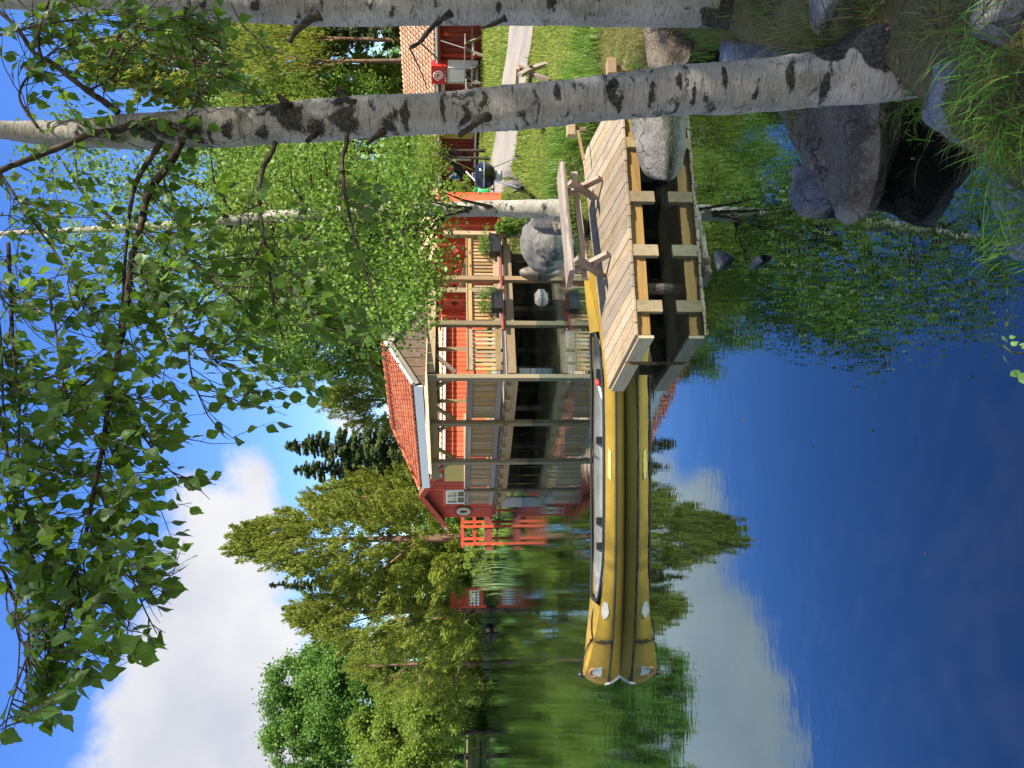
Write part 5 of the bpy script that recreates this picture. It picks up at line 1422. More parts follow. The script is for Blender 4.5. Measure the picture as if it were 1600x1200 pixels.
# behind the pavilion and the red panels
broad('tall light green birch rising behind the red house', 690, 40, 330, 100, 150, 'birch_leaf_far', 90, 210, leaf=.15, nb=5)
broad('tall yellow green broadleaf tree behind the red panelled wall', 835, 36, 320, 130, 151, 'yellow_green_leaf', 130, 230, leaf=.15, nb=6)
broad('tall green broadleaf tree right of the yellow green one beyond the hut', 960, 44, 290, 110, 152, 'birch_leaf_far', 110, 220, leaf=.17, nb=6)
broad('dense green tree beyond the garden hut', 770, 33, 470, 90, 153, 'deciduous_leaf', 80, 210, leaf=.13, nb=5)
tree('broadleaf_tree', 'leafy undergrowth tree over the shed roof corner', 'tree', at(965, 29.0), 4.6, .07, [((0, 0, 3.05), (1.5, 1.1, .75), 50, .2), ((-.9, 0, 2.5), (.8, .7, .5), 16, .2)], 190, .20, .10, .062, 'shrub_leaf', 154)
broad('bright yellow green bush growing above the shed ridge behind the birch', 1062, 46, 545, 46, 155, 'yellow_green_leaf', 46, 210, leaf=.14, nb=6, low=.2)
broad('sunlit shrub beside the red panelled wall near the green watering can', 905, 24.6, 694, 20, 156, 'yellow_green_leaf', 24, 180, leaf=.065, low=.05, nb=5, name='bush', cat='bush')
tree('bush', 'green bush with small leaves in front of the shed eave', 'bush', at(952, 26.5), 3.2, .05, [((0, 0, 2.15), (.95, .8, .5), 30, .2)], 170, .16, .07, .045, 'yellow_green_leaf', 157)
broad('leafy shrub growing between boulders and red wall behind the bench', 846, 20.8, 768, 15, 158, 'shrub_leaf', 24, 180, leaf=.055, low=.0, nb=5, name='bush', cat='bush')
plume_tree('tall olive pine beyond the shed right of the main birch', 1085, 52, 130, 95, 160, n=360, per=75, low=.2, peak=.9)
plume_tree('sunlit reddish pine at the right edge behind the shed', 1180, 48, 190, 85, 161, n=300, per=75, low=.15)
spruce('dark spruce right behind the shed roof', 1150, 44, 420, 55, 162, per=13000)
spruce('dark spruce behind the shed left of the other dark spruce', 1040, 50, 300, 60, 163, per=13000)
spruce('ragged spruce between the broadleaf trees beyond the shed', 905, 58, 300, 55, 164, per=12000)
broad('pale broadleaf tree far behind the shed at the right edge', 1215, 60, 60, 100, 165, 'yellow_green_leaf', 80, 200, leaf=.24, nb=5)
for k, u in enumerate((1010, 1100, 1135, 1175, 1205)):
    b = at(u, 41 + k * 1.2); tree('young_pine', ('slim pine trunk in the dark wood behind the shed ridge', 'reddish pine trunk above the middle of the shed ridge', 'brown pine trunk right of the reddish one above the shed', 'pine trunk near the right birch above the shed ridge', 'pine trunk at the right edge above the shed')[k], 'tree', b, 13, .2, [((0, 0, 10.5), (2.2, 2, 2.6), 26, .3)], 120, .5, .26, .07, 'pine_needle', 170 + k, 'plume', None, 'pine_bark', nlimb=8)
# a far wood closing the view
broad('light green bush in the middle of the far left water edge', 140, 54, 662, 50, 192, 'yellow_green_leaf', 50, 230, leaf=.16, low=.0, nb=7, name='bush', cat='bush')
broad('olive bush under the broad pine at the water edge', 308, 47, 690, 26, 193, 'shrub_leaf', 40, 220, leaf=.14, low=.0, nb=6, name='bush', cat='bush')
broad('tall bush between the olive pines behind the footbridge', 330, 50, 600, 48, 194, 'yellow_green_leaf', 46, 220, leaf=.16, low=.1, nb=6, name='bush', cat='bush')
broad('bushy green tree closing the gap behind the tall olive pine', 430, 60, 520, 60, 195, 'deciduous_leaf', 60, 220, leaf=.2, low=.1, nb=6)
rg = np.random.default_rng(5); cl = []
for k in range(260):
    x = rg.uniform(-75, 75); y = 86 + rg.uniform(0, 20) + abs(x) * .05; h = rg.uniform(4, 11) * (1.15 if x > 0 else .8)
    cl.append(np.column_stack([x + rg.normal(size=7) * 1.6, y + rg.normal(size=7) * 1.5, np.linspace(.8, h, 7)]))
cl = np.concatenate(cl)
v, q = crown(rg, cl, 34, 1.15, .75, .42, lambda p, o, c: rg.normal(size=p.shape))
wood_o = link('far_wood', npmesh('far_wood', v, q), 'deciduous_leaf'); tag(wood_o, 'dense green wood closing off the clearing behind the buildings', 'woodland', kind='stuff')
# trees just outside the right edge: they shade the near bank and stripe the lawn
def off_tree(label, x, y, H, W, seed, n=60, per=160):
    b = Vector((x, y, lz(x, y)))
    return tree('shade_tree', label, 'tree', b, H, .17, [((0, 0, H * .62), (W, W, H * .34), n, .4)], per, W * .16, .13, .09, 'birch_leaf_far', seed, 'round', 'trees right of the bank')
off_tree('tall leafy tree right of the near bank shading the rocks and the near birch', 7.2, -2.3, 13.0, 3.2, 181, 64, 180)
off_tree('lower leafy tree right of the near bank', 7.8, -.3, 9.6, 2.5, 182, 64, 200)
off_tree('tree right of the lawn whose shadow stripes the grass', 12.2, 7.6, 9.5, 1.7, 183, 34, 130)
off_tree('second tree right of the lawn whose shadow crosses the path', 16.5, 11.2, 11, 2.0, 184, 40, 130)

# ================================================================== NEAR BIRCHES
def birch_trunk(parent, pts, rad, scars, name='trunk', nr=56, step=.014, base_dark=None, disp=.006, flare=None):
    cp = catmull(pts, 12); cp = np.array([p[:] for p in cp]); cr = np.interp(np.linspace(0, 1, len(cp)), np.linspace(0, 1, len(rad)), rad)
    seg = np.concatenate([[0], np.cumsum(np.linalg.norm(np.diff(cp, axis=0), axis=1))]); n = int(seg[-1] / step)
    s = np.linspace(0, seg[-1], n); c = np.column_stack([np.interp(s, seg, cp[:, k]) for k in range(3)]); r = np.interp(s, seg, cr)
    tan = unitv(np.gradient(c, axis=0)); x = unitv(np.cross(tan, np.tile([0, 1., 0], (n, 1)))); y = np.cross(tan, x)
    a = np.linspace(0, 2 * math.pi, nr, endpoint=False)
    d = x[:, None, :] * np.cos(a)[None, :, None] + y[:, None, :] * np.sin(a)[None, :, None]
    rr = np.repeat(r[:, None], nr, 1)
    pt = c[:, None, :] + d * rr[..., None]
    flat = pt.reshape(-1, 3)
    dsp = disp * (fbm(flat * np.array([1, 1, .6]), 7., 3, 2) * 2.4 + fbm(flat * np.array([1, 1, 2.6]), 24., 3, 4) * 1.6)
    sc = np.zeros(len(flat))
    for (p, w, h, k) in scars:
        q = (flat - np.array(p[:])); hd = np.hypot(q[:, 0], q[:, 1] * .8); zz_ = q[:, 2] + k * hd     # drooping 'moustache' below a branch
        g_ = np.exp(-(hd / w) ** 2 - (zz_ / h) ** 2); sc = np.maximum(sc, g_ * 1.05)
    if base_dark is not None: sc = np.maximum(sc, base_dark(flat))
    dsp = dsp + .010 * np.clip(sc, 0, 1) * (fbm(flat, 32., 2, 8) * 1.5 + .3)
    if flare is not None: dsp = dsp + flare(flat, d.reshape(-1, 3))
    flat = flat + d.reshape(-1, 3) * dsp[:, None]
    idx = np.arange(n * nr).reshape(n, nr); q = np.stack([idx[:-1], np.roll(idx, -1, 1)[:-1], np.roll(idx, -1, 1)[1:], idx[1:]], -1).reshape(-1, 4)
    me = npmesh(name, flat, q, origin=WL[parent]); o = link(name, me, 'birch_bark', parent, True); WL[o] = WL[parent]
    at_ = me.attributes.new('scar', 'FLOAT', 'POINT'); at_.data.foreach_set('value', sc.astype(np.float32))
    return o, c, r
DT = 3.1
def R(v, y, D=DT): return P(1200. - y, v, D)          # rotated-picture helper: row v, picture y
mp = [R(1480, 78, 2.95), R(1400, 100, 3.0), R(1330, 116, 3.05), R(1250, 127, DT), R(1150, 136, DT), R(1050, 143, DT), R(900, 158, DT), R(800, 168, DT), R(700, 177, DT), R(600, 181, DT), R(500, 188, DT),
      R(400, 196, DT), R(300, 201, DT), R(200, 205, DT), R(100, 209, DT), R(0, 203, DT), R(-150, 190, 3.15), R(-400, 170, 3.25), R(-800, 150, 3.4)]
mr_ = [46, 45, 43, 42, 40, 37.5, 33.5, 34, 31.5, 30, 31, 29.5, 27.5, 25, 20, 14, 12, 10, 5]
mrad = [w / F * DT for w in mr_]
birch = thing('birch_tree', 'tall birch with pale bark and dark scars leaning at the water edge in front', 'tree', mp[1])
def fr(v, y): return R(v, y, DT - .09)
def frL(v, y): return R(v, y, DT - .05)
scars = [(fr(290, 195), .075, .05, .45), (fr(222, 200), .07, .045, .5), (fr(445, 182), .065, .055, .7), (fr(430, 165), .06, .05, .3), (fr(530, 185), .075, .055, .7), (fr(528, 150), .05, .045, .4), (fr(596, 195), .07, .035, .8), (fr(632, 178), .07, .016, 0.1),
         (fr(735, 178), .06, .022, -.8), (fr(905, 178), .045, .014, .3), (fr(955, 137), .06, .030, .3), (fr(968, 165), .07, .010, .2), (fr(1018, 150), .06, .014, .1), (fr(1085, 150), .06, .012, 0),
         (fr(1180, 150), .04, .014, .2), (fr(1230, 118), .07, .02, .3), (fr(870, 140), .06, .012, .1), (fr(1285, 135), .07, .018, .2), (fr(690, 160), .06, .010, .1), (fr(760, 150), .06, .014, -.5), (fr(1060, 125), .05, .016, .2), (fr(1130, 120), .07, .012, .1), (fr(255, 205), .06, .03, .3), (fr(160, 210), .05, .025, .4), (fr(110, 205), .05, .02, .3), (fr(400, 212), .06, .03, .5), (fr(485, 205), .06, .045, .5), (fr(345, 205), .05, .02, .5)]
zb0 = R(1240, 100).z
def base_dark(p):
    u, v = proj(p); y = 1200 - u
    n = vnoise(p, 16., 3) - .5
    edge = np.interp(v, [1180, 1240, 1300, 1360, 1420, 1500], [40, 70, 88, 98, 104, 110])
    return sstep(16, -10, (y - edge) + n * 46) * sstep(1180, 1240, v)
def flare(p, d):
    u, v = proj(p); g_ = sstep(1240, 1440, v)
    return g_ * (.10 * np.clip(d[:, 0], 0, 1) ** 1.5 + .03 + .03 * np.sin(np.arctan2(d[:, 1], d[:, 0]) * 4))
_, mc, mrr = birch_trunk(birch, mp, mrad, scars, base_dark=base_dark, flare=flare)

BR = []   # (points, r0, r1, leafiness)
def B(pts, r0, r1, leaf=1.): BR.append(([R(v, y, D) for (v, y, D) in pts], r0, r1, leaf))
dD = lambda y: float(np.interp(y, [0, 200, 500, 800, 1100, 1200], [3.0, 3.02, 2.7, 2.3, 1.95, 1.9]))
def BB(pts, r0, r1, leaf=1., off=0.): B([(v, y, dD(y) + off) for (v, y) in pts], r0, r1, leaf)
BB([(300, 196), (286, 215), (271, 246), (233, 300), (221, 350), (204, 417), (196, 500), (173, 600), (163, 683), (147, 765), (136, 826), (121, 888), (105, 960), (92, 1030)], .017, .003)
BB([(252, 222), (240, 240), (212, 287), (200, 354), (192, 458), (185, 520)], .013, .003, 1., .06)
BB([(212, 192), (178, 205), (146, 208), (96, 229), (42, 250), (0, 267), (-60, 300)], .014, .010, .6)
BB([(185, 176), (160, 157), (137, 142), (83, 100), (54, 83), (25, 42), (-10, 10)], .013, .007, 1.)
BB([(83, 100), (66, 92), (60, 60), (70, 20), (85, -20)], .008, .004, 1.)
BB([(430, 222), (424, 240), (410, 267), (405, 317), (412, 367), (420, 417), (427, 473), (440, 520)], .011, .003, .9)
BB([(542, 208), (541, 228), (535, 247), (537, 290), (545, 333), (557, 383), (570, 423), (585, 470), (600, 520)], .010, .002, .8)
BB([(410, 317), (385, 330), (375, 345), (370, 400)], .004, .0015, .8)
BB([(170, 567), (135, 597), (100, 627), (75, 680), (60, 717), (40, 760), (25, 800)], .006, .002)
BB([(13, 380), (20, 533), (30, 633), (27, 730), (20, 790)], .007, .002)
BB([(75, 450), (85, 500), (92, 560), (98, 610), (90, 660)], .005, .0015)
BB([(205, 417), (223, 430), (237, 450), (277, 497), (307, 533), (330, 557)], .006, .0015)
BB([(237, 450), (265, 480), (290, 530), (300, 590), (320, 640)], .004, .0012)
BB([(150, 760), (170, 800), (185, 850), (205, 900), (225, 950), (245, 990)], .005, .0012)
BB([(121, 888), (125, 940), (140, 990), (165, 1010)], .0035, .0012)
BB([(121, 888), (85, 950), (50, 1010), (30, 1060), (12, 1120), (4, 1160)], .004, .0012)
BB([(173, 600), (200, 640), (230, 690), (260, 730), (300, 760)], .005, .0012)
BB([(-60, 420), (-20, 560), (10, 700), (30, 830), (45, 960), (40, 1050)], .008, .002, 1.1)
BB([(-50, 300), (-20, 400), (0, 520), (5, 640)], .008, .003, 1.)
BB([(420, 417), (450, 450), (490, 490), (530, 520), (570, 545), (610, 565)], .004, .0012, 1.)
BB([(570, 423), (600, 450), (620, 490)], .003, .0012, 1.)
BB([(-20, 240), (40, 330), (90, 400), (130, 470)], .006, .002, 1.)
BB([(200, 350), (240, 370), (290, 400), (330, 430), (370, 470), (400, 500)], .005, .0015, 1.)
BB([(296, 0), (300, 60), (305, 110), (316, 167)], .004, .002, .8)
BB([(-20, 60), (60, 40), (140, 30), (230, 45), (310, 55), (380, 80)], .005, .0015, 1.)
BB([(137, 142), (175, 120), (200, 80), (230, 60)], .005, .002, 1.)
BB([(300, 170), (320, 140), (350, 120), (400, 140)], .004, .0015, 1.)
BB([(60, 200), (30, 150), (60, 100), (110, 60)], .006, .002, 1.)
BB([(-40, 850), (10, 900), (30, 990), (25, 1080)], .005, .0012, 1.)
tw = MB(); main_b = []
for (pts, r0, r1, lf) in BR:
    cp = catmull(pts, 5); rr = np.linspace(r0, r1, len(cp)) * (1 + .1 * np.sin(np.arange(len(cp)) * 2.1))
    part('branch', MB().tube(cp, list(rr), 8), 'dark_bark', birch, True)
# dead stubs
rg = np.random.default_rng(4)
for pts, r0 in (([(560, 165), (545, 158), (535, 148), (526, 136)], .016), ([(455, 172), (445, 160), (434, 149)], .02), ([(770, 178), (748, 188), (735, 200), (722, 208), (718, 214)], .018), ([(600, 205), (580, 218), (572, 226)], .012), ([(500, 200), (488, 214), (478, 222)], .016)):
    n = len(pts); part('stub', MB().tube(catmull([R(v, y, DT - .04 - .04 * min(1, i)) for i, (v, y) in enumerate(pts)], 4), list(r0 * (.5 + .5 * np.linspace(1, 0, (n - 1) * 4 + 1) + .35 * np.linspace(1, 0, (n - 1) * 4 + 1) ** 5) * (1 + .12 * rg.normal(size=(n - 1) * 4 + 1))), 9), 'dark_bark', birch, True)

# twigs and leaves of the near birch
VMAX_Y = [-60, 0, 60, 100, 150, 180, 240, 330, 400, 480, 520, 560, 590, 620, 650, 680, 740, 780, 800, 850, 900, 950, 1000, 1040, 1080, 1120, 1150, 1200]
VMAX_V = [330, 345, 420, 440, 430, 450, 560, 650, 600, 600, 610, 600, 610, 500, 470, 400, 352, 350, 315, 312, 292, 280, 266, 215, 115, 100, 30, -30]
rg = np.random.default_rng(42)
leafs = []   # (pos, dir, normal, size)
tw = MB()
def inside(p):
    u, v = proj(np.array(p[:])); return p.y > 1.55 and v < np.interp(1200 - u, VMAX_Y, VMAX_V) - 8
def twig(p, d, ln, r, depth, dens):
    n = max(3, int(ln / .035)); pts = [p.copy()]; d = d.normalized()
    for i in range(n):
        d = (d + Vector((rg.normal() * .13, rg.normal() * .13, rg.normal() * .10 - .10))).normalized()
        q = p + d * ln / n
        if not inside(q): break
        p = q; pts.append(p.copy())
    if len(pts) < 3: return
    u, v = proj(np.array(pts[-1]));
    tw.tube(pts, list(np.linspace(r, r * .35, len(pts))), 4, cap=False)
    for i in range(1, len(pts)):
        if rg.random() < dens:
            side = Vector((rg.normal(), rg.normal(), rg.normal() * .6)).cross(d)
            if side.length < .01: continue
            side.normalize(); q = pts[i]; ld = (side * .8 + d * .5 + Vector((0, 0, -.65))).normalized()
            pet = .012 + rg.random() * .012; leafs.append((q, q + ld * pet, ld, (.027 + .031 * rg.random() ** .7) * (1.1 if rg.random() < .2 else 1)))
        if depth > 0 and rg.random() < .22:
            sd_ = (d + Vector((rg.normal(), rg.normal(), rg.normal() * .5)) * .8).normalized(); twig(pts[i], sd_, ln * rg.uniform(.3, .6), r * .6, depth - 1, dens)
for (pts, r0, r1, lf) in BR:
    cp = catmull(pts, 5); L_ = sum((cp[i + 1] - cp[i]).length for i in range(len(cp) - 1)); nt_ = int(L_ * 26 * lf)
    for k in range(nt_):
        i = rg.uniform(.12, 1) * (len(cp) - 1); j = min(int(i), len(cp) - 2); p = cp[j].lerp(cp[j + 1], i - j); t = (cp[j + 1] - cp[j]).normalized()
        d = t * .6 + Vector((rg.normal() * .6, rg.normal() * .6, rg.normal() * .45 - .25)); twig(p, d, rg.uniform(.12, .42), .0024, 1, .72)
# keep the foliage inside the outline the tree really has
def keep(p):
    u, v = proj(np.array(p[:])); y = 1200 - u
    lim = np.interp(y, VMAX_Y, VMAX_V)
    if p.y < 1.5: return False
    if 150 < y < 240 and 330 < v: return False
    dens = 1.
    if y < 150: dens = .55 if v > 120 else .8
    if 240 <= y < 470 and v > 330: dens = .55
    return v < lim - rg.random() ** 2 * 70 and rg.random() < dens
leafs = [l for l in leafs if keep(l[1])]
part('twigs', tw, 'dark_bark', birch, kind='stuff')
def leaf_shape(var):
    """birch leaf: rounded diamond with toothed edge, folded along its midrib; length 1"""
    out = [(0, 0), (.10, .17), (.20, .30), (.27, .345), (.33, .36), (.42, .345), (.50, .30), (.60, .235), (.72, .15), (.86, .06), (1, 0)]
    g = random.Random(var); V = []; 
    for k, (x, w) in enumerate(out):
        tooth = (.022 if k % 2 else -.012) if 0 < k < 10 else 0
        V.append((x, w + tooth + g.uniform(-.012, .012) * (0 < k < 10)))
    cur = .10 * (var - 1)
    vs = []; mid = [0, 3, 6, 10]; 
    rib = [(0, 0, 0), (.27, 0, -.02), (.6, 0, -.01 + cur * .3), (1, 0, -.10 + cur)]
    fs = []
    for s in (1, -1):
        k = len(vs); vs += [(x, s * w, .16 * w + (-.10 + cur) * x * x) for (x, w) in V[1:-1]]; 
        r0 = [('r', i) for i in range(4)]
        fs.append((k, s))
    n = len(V) - 2; rb = len(vs); vs += rib
    F_ = []
    for (k, s) in fs:
        A = [rb, rb + 1, k + 2, k + 1, k]; Bq = [rb + 1, rb + 2, k + 5, k + 4, k + 3, k + 2]; C = [rb + 2, rb + 3, k + 8, k + 7, k + 6, k + 5]
        for f in (A, Bq, C): F_.append(tuple(f if s > 0 else reversed(f)))
    # leaf stalk
    return vs, F_
SHAPES = [leaf_shape(i) for i in range(3)]
def leaf_frame(p, d):
    x = d.normalized(); nrm = Vector((rg.normal() * .75, rg.normal() * .75 - .25, 1.0 + rg.normal() * .4)); y = nrm.cross(x)
    if y.length < .05: y = Vector((1, 0, 0)).cross(x)
    y.normalize(); z = x.cross(y); return x, y, z
lm_ = []
for i, me_s in enumerate(SHAPES):
    me = bpy.data.meshes.new('birch_leaf'); me.from_pydata(me_s[0], [], me_s[1]); me.materials.append(MATS['birch_leaf']); lm_.append(me)
order = []
for l in leafs:
    u, v = proj(np.array(l[1][:])); vis = (0 < u < 1200) and (0 < v < 1600)
    order.append((-(l[3] / max(l[1].y, .5)) if vis else 0))
idx = np.argsort(order); big = set(idx[:300].tolist())
SV = [np.array(s[0]) for s in SHAPES]
jv = []; jf = []; kk = 0; stalks = MB()
for i, (q, p, d, s) in enumerate(leafs):
    x, y, z = leaf_frame(p, d); k = int(rg.integers(0, 3)); w = s * rg.uniform(.95, 1.2)
    if i in big:
        M = Matrix.Identity(4); M.col[0][:3] = x * s; M.col[1][:3] = y * w; M.col[2][:3] = z * s; M.col[3][:3] = p - WL[birch]
        o = bpy.data.objects.new('leaf', lm_[k]); col.objects.link(o); o.parent = birch; o.matrix_local = M
    else:
        A = np.array([[*(x * s)], [*(y * w)], [*(z * s)]]); vs = SV[k] @ A + np.array(p[:]); jv.append(vs)
        jf += [tuple(a + kk for a in f) for f in SHAPES[k][1]]; kk += len(vs)
    stalks.tube([q, p, p + x * .2 * s], [.0009, .0008, .0005], 3, cap=False)
part('leaf_stalks', stalks, 'leaf_stalk', birch, kind='stuff')
if jv:
    me = bpy.data.meshes.new('foliage'); me.from_pydata((np.concatenate(jv) - np.array(WL[birch][:])).tolist(), [], jf)
    o = link('foliage', me, 'birch_leaf', birch); o['kind'] = 'stuff'
print('near leaves', len(leafs))
# crown continuing above the picture
cl = ell_points(rg, 26, (.9, 3.3, 6.6), (1.5, 1.3, 1.4), .3)
v, q = crown(rg, cl, 70, .32, .055, .045, lambda p, o, c: rg.normal(size=p.shape))
o = link('upper_crown', npmesh('upper_crown', v, q, origin=WL[birch]), 'birch_leaf', birch); o['kind'] = 'stuff'

# right birch at the picture's edge
D2 = 4.5
def R2(v, y): return R(v, y, D2)
p2 = [R2(1180, 6), R2(1120, 2), R2(1040, 5), R2(900, 3), R2(700, 2), R2(500, 4), R2(300, -4), R2(100, -12), R2(-100, -18), R2(-500, -30), R2(-900, -45)]
birch2 = thing('birch_tree', 'second birch at the right edge with its trunk cut by the picture border', 'tree', p2[0])
def f2(v, y): return R(v, y, D2 - .12)
sc2 = [(f2(480, 25), .07, .05, .5), (f2(395, 10), .06, .035, .3), (f2(690, 35), .07, .03, .4), (f2(610, 20), .05, .04, .3), (f2(900, 25), .04, .03, .2), (f2(1000, 35), .03, .03, 0), (f2(310, 5), .05, .03, .3), (f2(780, 10), .05, .02, 0), (f2(860, 0), .06, .03, 0)]
def bd2(p):
    u, v = proj(p); return sstep(1075, 1125, v + (vnoise(p, 18., 3) - .5) * 70)
birch_trunk(birch2, p2, [w / F * D2 for w in (42, 38, 36, 35, 34, 33, 30, 27, 24, 18, 10)], sc2, base_dark=bd2)
for pts, r0 in (([(500, 22), (482, 32), (462, 50), (452, 66)], .028), ([(705, 20), (685, 34), (668, 50), (656, 66), (640, 75)], .02), ([(790, 28), (770, 38), (752, 44)], .016), ([(200, 14), (185, 60), (170, 90)], .018), ([(290, 12), (278, 60), (262, 100)], .014)):
    n = len(pts); part('stub', MB().tube(catmull([R(v, y, D2 - .15) for (v, y) in pts], 4), list(r0 * (.45 + .4 * np.linspace(1, 0, (n - 1) * 4 + 1) + .4 * np.linspace(1, 0, (n - 1) * 4 + 1) ** 5) * (1 + .12 * rg.normal(size=(n - 1) * 4 + 1))), 9), 'dark_bark', birch2, True)
# its hanging twigs
leafs2 = []; save = leafs; leafs = leafs2; tw = MB()
for pts in ([(640, 75), (650, 95), (660, 118), (668, 140)], [(656, 66), (690, 100), (700, 135)], [(185, 60), (215, 75), (250, 90), (300, 95)], [(262, 100), (300, 110), (350, 115), (390, 120)], [(100, -10), (140, 30), (200, 40), (260, 60)], [(20, -10), (60, 30), (120, 50)], [(360, 5), (380, 40), (400, 60), (420, 90)]):
    cp = catmull([R(v, y, D2 - .2) for (v, y) in pts], 6); part('branch', MB().tube(cp, list(np.linspace(.006, .0018, len(cp))), 6), 'dark_bark', birch2, True)
    for k in range(12):
        i = rg.uniform(.1, 1) * (len(cp) - 1); j = min(int(i), len(cp) - 2); twig(cp[j].lerp(cp[j + 1], i - j), Vector((rg.normal(), rg.normal(), rg.normal() - .4)), rg.uniform(.08, .28), .002, 0, .75)
jv = []; jf = []; kk = 0
for (q, p, d, s) in leafs:
    x, y, z = leaf_frame(p, d); k = int(rg.integers(0, 3)); A = np.array([[*(x * s)], [*(y * s)], [*(z * s)]]); vs = SV[k] @ A + np.array(p[:]); jv.append(vs); jf += [tuple(a + kk for a in f) for f in SHAPES[k][1]]; kk += len(vs)
part('twigs', tw, 'dark_bark', birch2, kind='stuff')
me = bpy.data.meshes.new('foliage'); me.from_pydata((np.concatenate(jv) - np.array(WL[birch2][:])).tolist(), [], jf); o = link('foliage', me, 'birch_leaf', birch2); o['kind'] = 'stuff'
cl = ell_points(rg, 40, (2.9, 4.2, 8.6), (1.5, 1.5, 2.0), .3)
v, q = crown(rg, cl, 90, .36, .06, .05, lambda p, o, c: rg.normal(size=p.shape))
o = link('upper_crown', npmesh('upper_crown', v, q, origin=WL[birch2]), 'birch_leaf', birch2); o['kind'] = 'stuff'

# third birch on the shore behind the dock, with the small-leaved crown over the pavilion
D3 = 11.6
b3 = at(874, D3)
birch3 = thing('birch_tree', 'smaller birch on the shore behind the dock bench with a light green crown', 'tree', b3)
p3 = [P(870, 880, D3), P(873, 850, D3), P(874, 780, D3), P(873, 700, D3), P(871, 620, D3), P(869, 540, D3), P(862, 430, D3), P(850, 300, D3), P(842, 150, D3), P(835, 0, D3)]
def f3(v, u): return P(u, v, D3 - .12)
birch_trunk(birch3, p3, [w / F * D3 for w in (19, 15, 12.5, 11.5, 11, 10, 9, 7.5, 5, 3)], [(f3(760, 876), .05, .05, .3), (f3(730, 870), .05, .03, .3), (f3(800, 875), .05, .03, 0), (f3(700, 873), .05, .05, .3), (f3(850, 876), .08, .04, 0), (f3(660, 871), .05, .05, .3)], nr=28, step=.04, disp=.01)
rg = np.random.default_rng(33)
cl = []; lm = MB()
def V3(u, v, D): return P(u, v, D)
lobes3 = [(885, 640, 60, 62, 60), (800, 655, 62, 45, 60), (735, 640, 48, 52, 60), (700, 600, 40, 62, 46), (770, 560, 75, 60, 80), (850, 560, 70, 60, 70), (930, 600, 45, 60, 50), (960, 500, 45, 80, 50), (720, 510, 55, 55, 50), (800, 460, 85, 60, 80), (900, 440, 75, 70, 70), (700, 420, 45, 45, 40), (770, 370, 80, 60, 70), (870, 340, 90, 70, 70), (960, 360, 50, 80, 50), (820, 250, 90, 70, 70), (920, 230, 80, 80, 60), (740, 280, 50, 60, 40), (660, 470, 28, 36, 20), (690, 520, 40, 35, 26), (850, 130, 100, 80, 60), (960, 120, 60, 80, 40)]
for (u, v, ru, rv, n) in lobes3:
    for k in range(int(n * (.62 if v > 470 else .40))):
        a = rg.normal(size=3) * .48
        D = D3 + a[1] * 1.7 + (-.4 if v > 560 else 0)
        p = P(u + a[0] * ru, v + a[2] * rv, D); cl.append(p[:])
cl = np.array(cl)
def droop(p, off, c): return rg.normal(size=p.shape) * .8 + np.array([0, 0, -.6])
v, q = crown(rg, cl, 46, .19, .062, .05, droop)
o = link('crown', npmesh('crown', v, q, origin=WL[birch3]), 'birch_leaf_far', birch3); o['kind'] = 'stuff'
cp3 = catmull(p3, 4)
for k in range(46):
    t = Vector(cl[rg.integers(0, len(cl))]); z = t.z - rg.uniform(-.1, .9); a = min(cp3, key=lambda q_: abs(q_.z - z)); lm.tube([a, a.lerp(t, .5) + Z(.12), t], [.035, .02, .005], 5, cap=False)
part('limbs', lm, 'dark_bark', birch3, True, kind='stuff')

# ================================================================== PLANTS, GRASS
def blades(pos, h, w, rg, lean=.5, dirs=None, seg=3):
    """curved blades of grass: strips of seg quads ending in a point"""
    n = len(pos); a = rg.uniform(0, 2 * math.pi, n); h = h * rg.uniform(.55, 1.25, n); w = np.broadcast_to(w, (n,)) * rg.uniform(.7, 1.2, n)
    d = np.column_stack([np.cos(a), np.sin(a), np.zeros(n)]) if dirs is None else unitv(dirs + rg.normal(size=(n, 3)) * np.array([.5, .5, 0]))
    s = np.column_stack([-d[:, 1], d[:, 0], np.zeros(n)]); l = (lean * rg.uniform(.2, 1.3, n) * h)
    up = np.array([0, 0, 1.]); m = 2 * seg + 1; v = np.empty((n, m, 3))
    for k in range(seg + 1):
        t = k / seg; drop = np.clip(l / np.maximum(h, 1e-6), 0, 1.6)
        c = pos + d * (l * t ** 1.7)[:, None] + up * (h * (t - .38 * drop * t ** 2.6))[:, None]
        if k < seg:
            ww = (w / 2 * (1 - .55 * t))[:, None]; v[:, 2 * k] = c - s * ww; v[:, 2 * k + 1] = c + s * ww
        else: v[:, 2 * seg] = c
    b = np.arange(n)[:, None] * m
    q = np.concatenate([b + np.array([[2 * k, 2 * k + 1, 2 * k + 3, 2 * k + 2]]) for k in range(seg - 1)])
    return v.reshape(-1, 3), q, b + np.array([[2 * seg - 2, 2 * seg - 1, 2 * seg]])
def grass(name, label, xs_, ys_, h, w, mat, seed, lean=.5, dirs=None, seg=2):
    rg = np.random.default_rng(seed); z = land_z(xs_, ys_); ok = z > .03
    pos = np.column_stack([xs_, ys_, z - .01])[ok]; hh = np.broadcast_to(h, xs_.shape)[ok]
    v, q, t = blades(pos, hh, w, rg, lean, dirs, seg)
    o = link(name, npmesh(name, v, q, t), mat); return tag(o, label, 'grass', kind='stuff')
rg = np.random.default_rng(77)
BARE = [(G(1040, 1490, .28), .20), (G(990, 1510, .25), .13), (G(860, 1600, .15), .22), (G(820, 1585, .1), .12), (G(1145, 1165, .4), .2), (G(1150, 1235, .4), .18), (G(1090, 1330, .4), .10)]
def off_rocks(x, y):
    r = np.ones(len(x), bool)
    for c, d in BARE: r &= np.hypot(x - c.x, y - c.y) > d
    return r
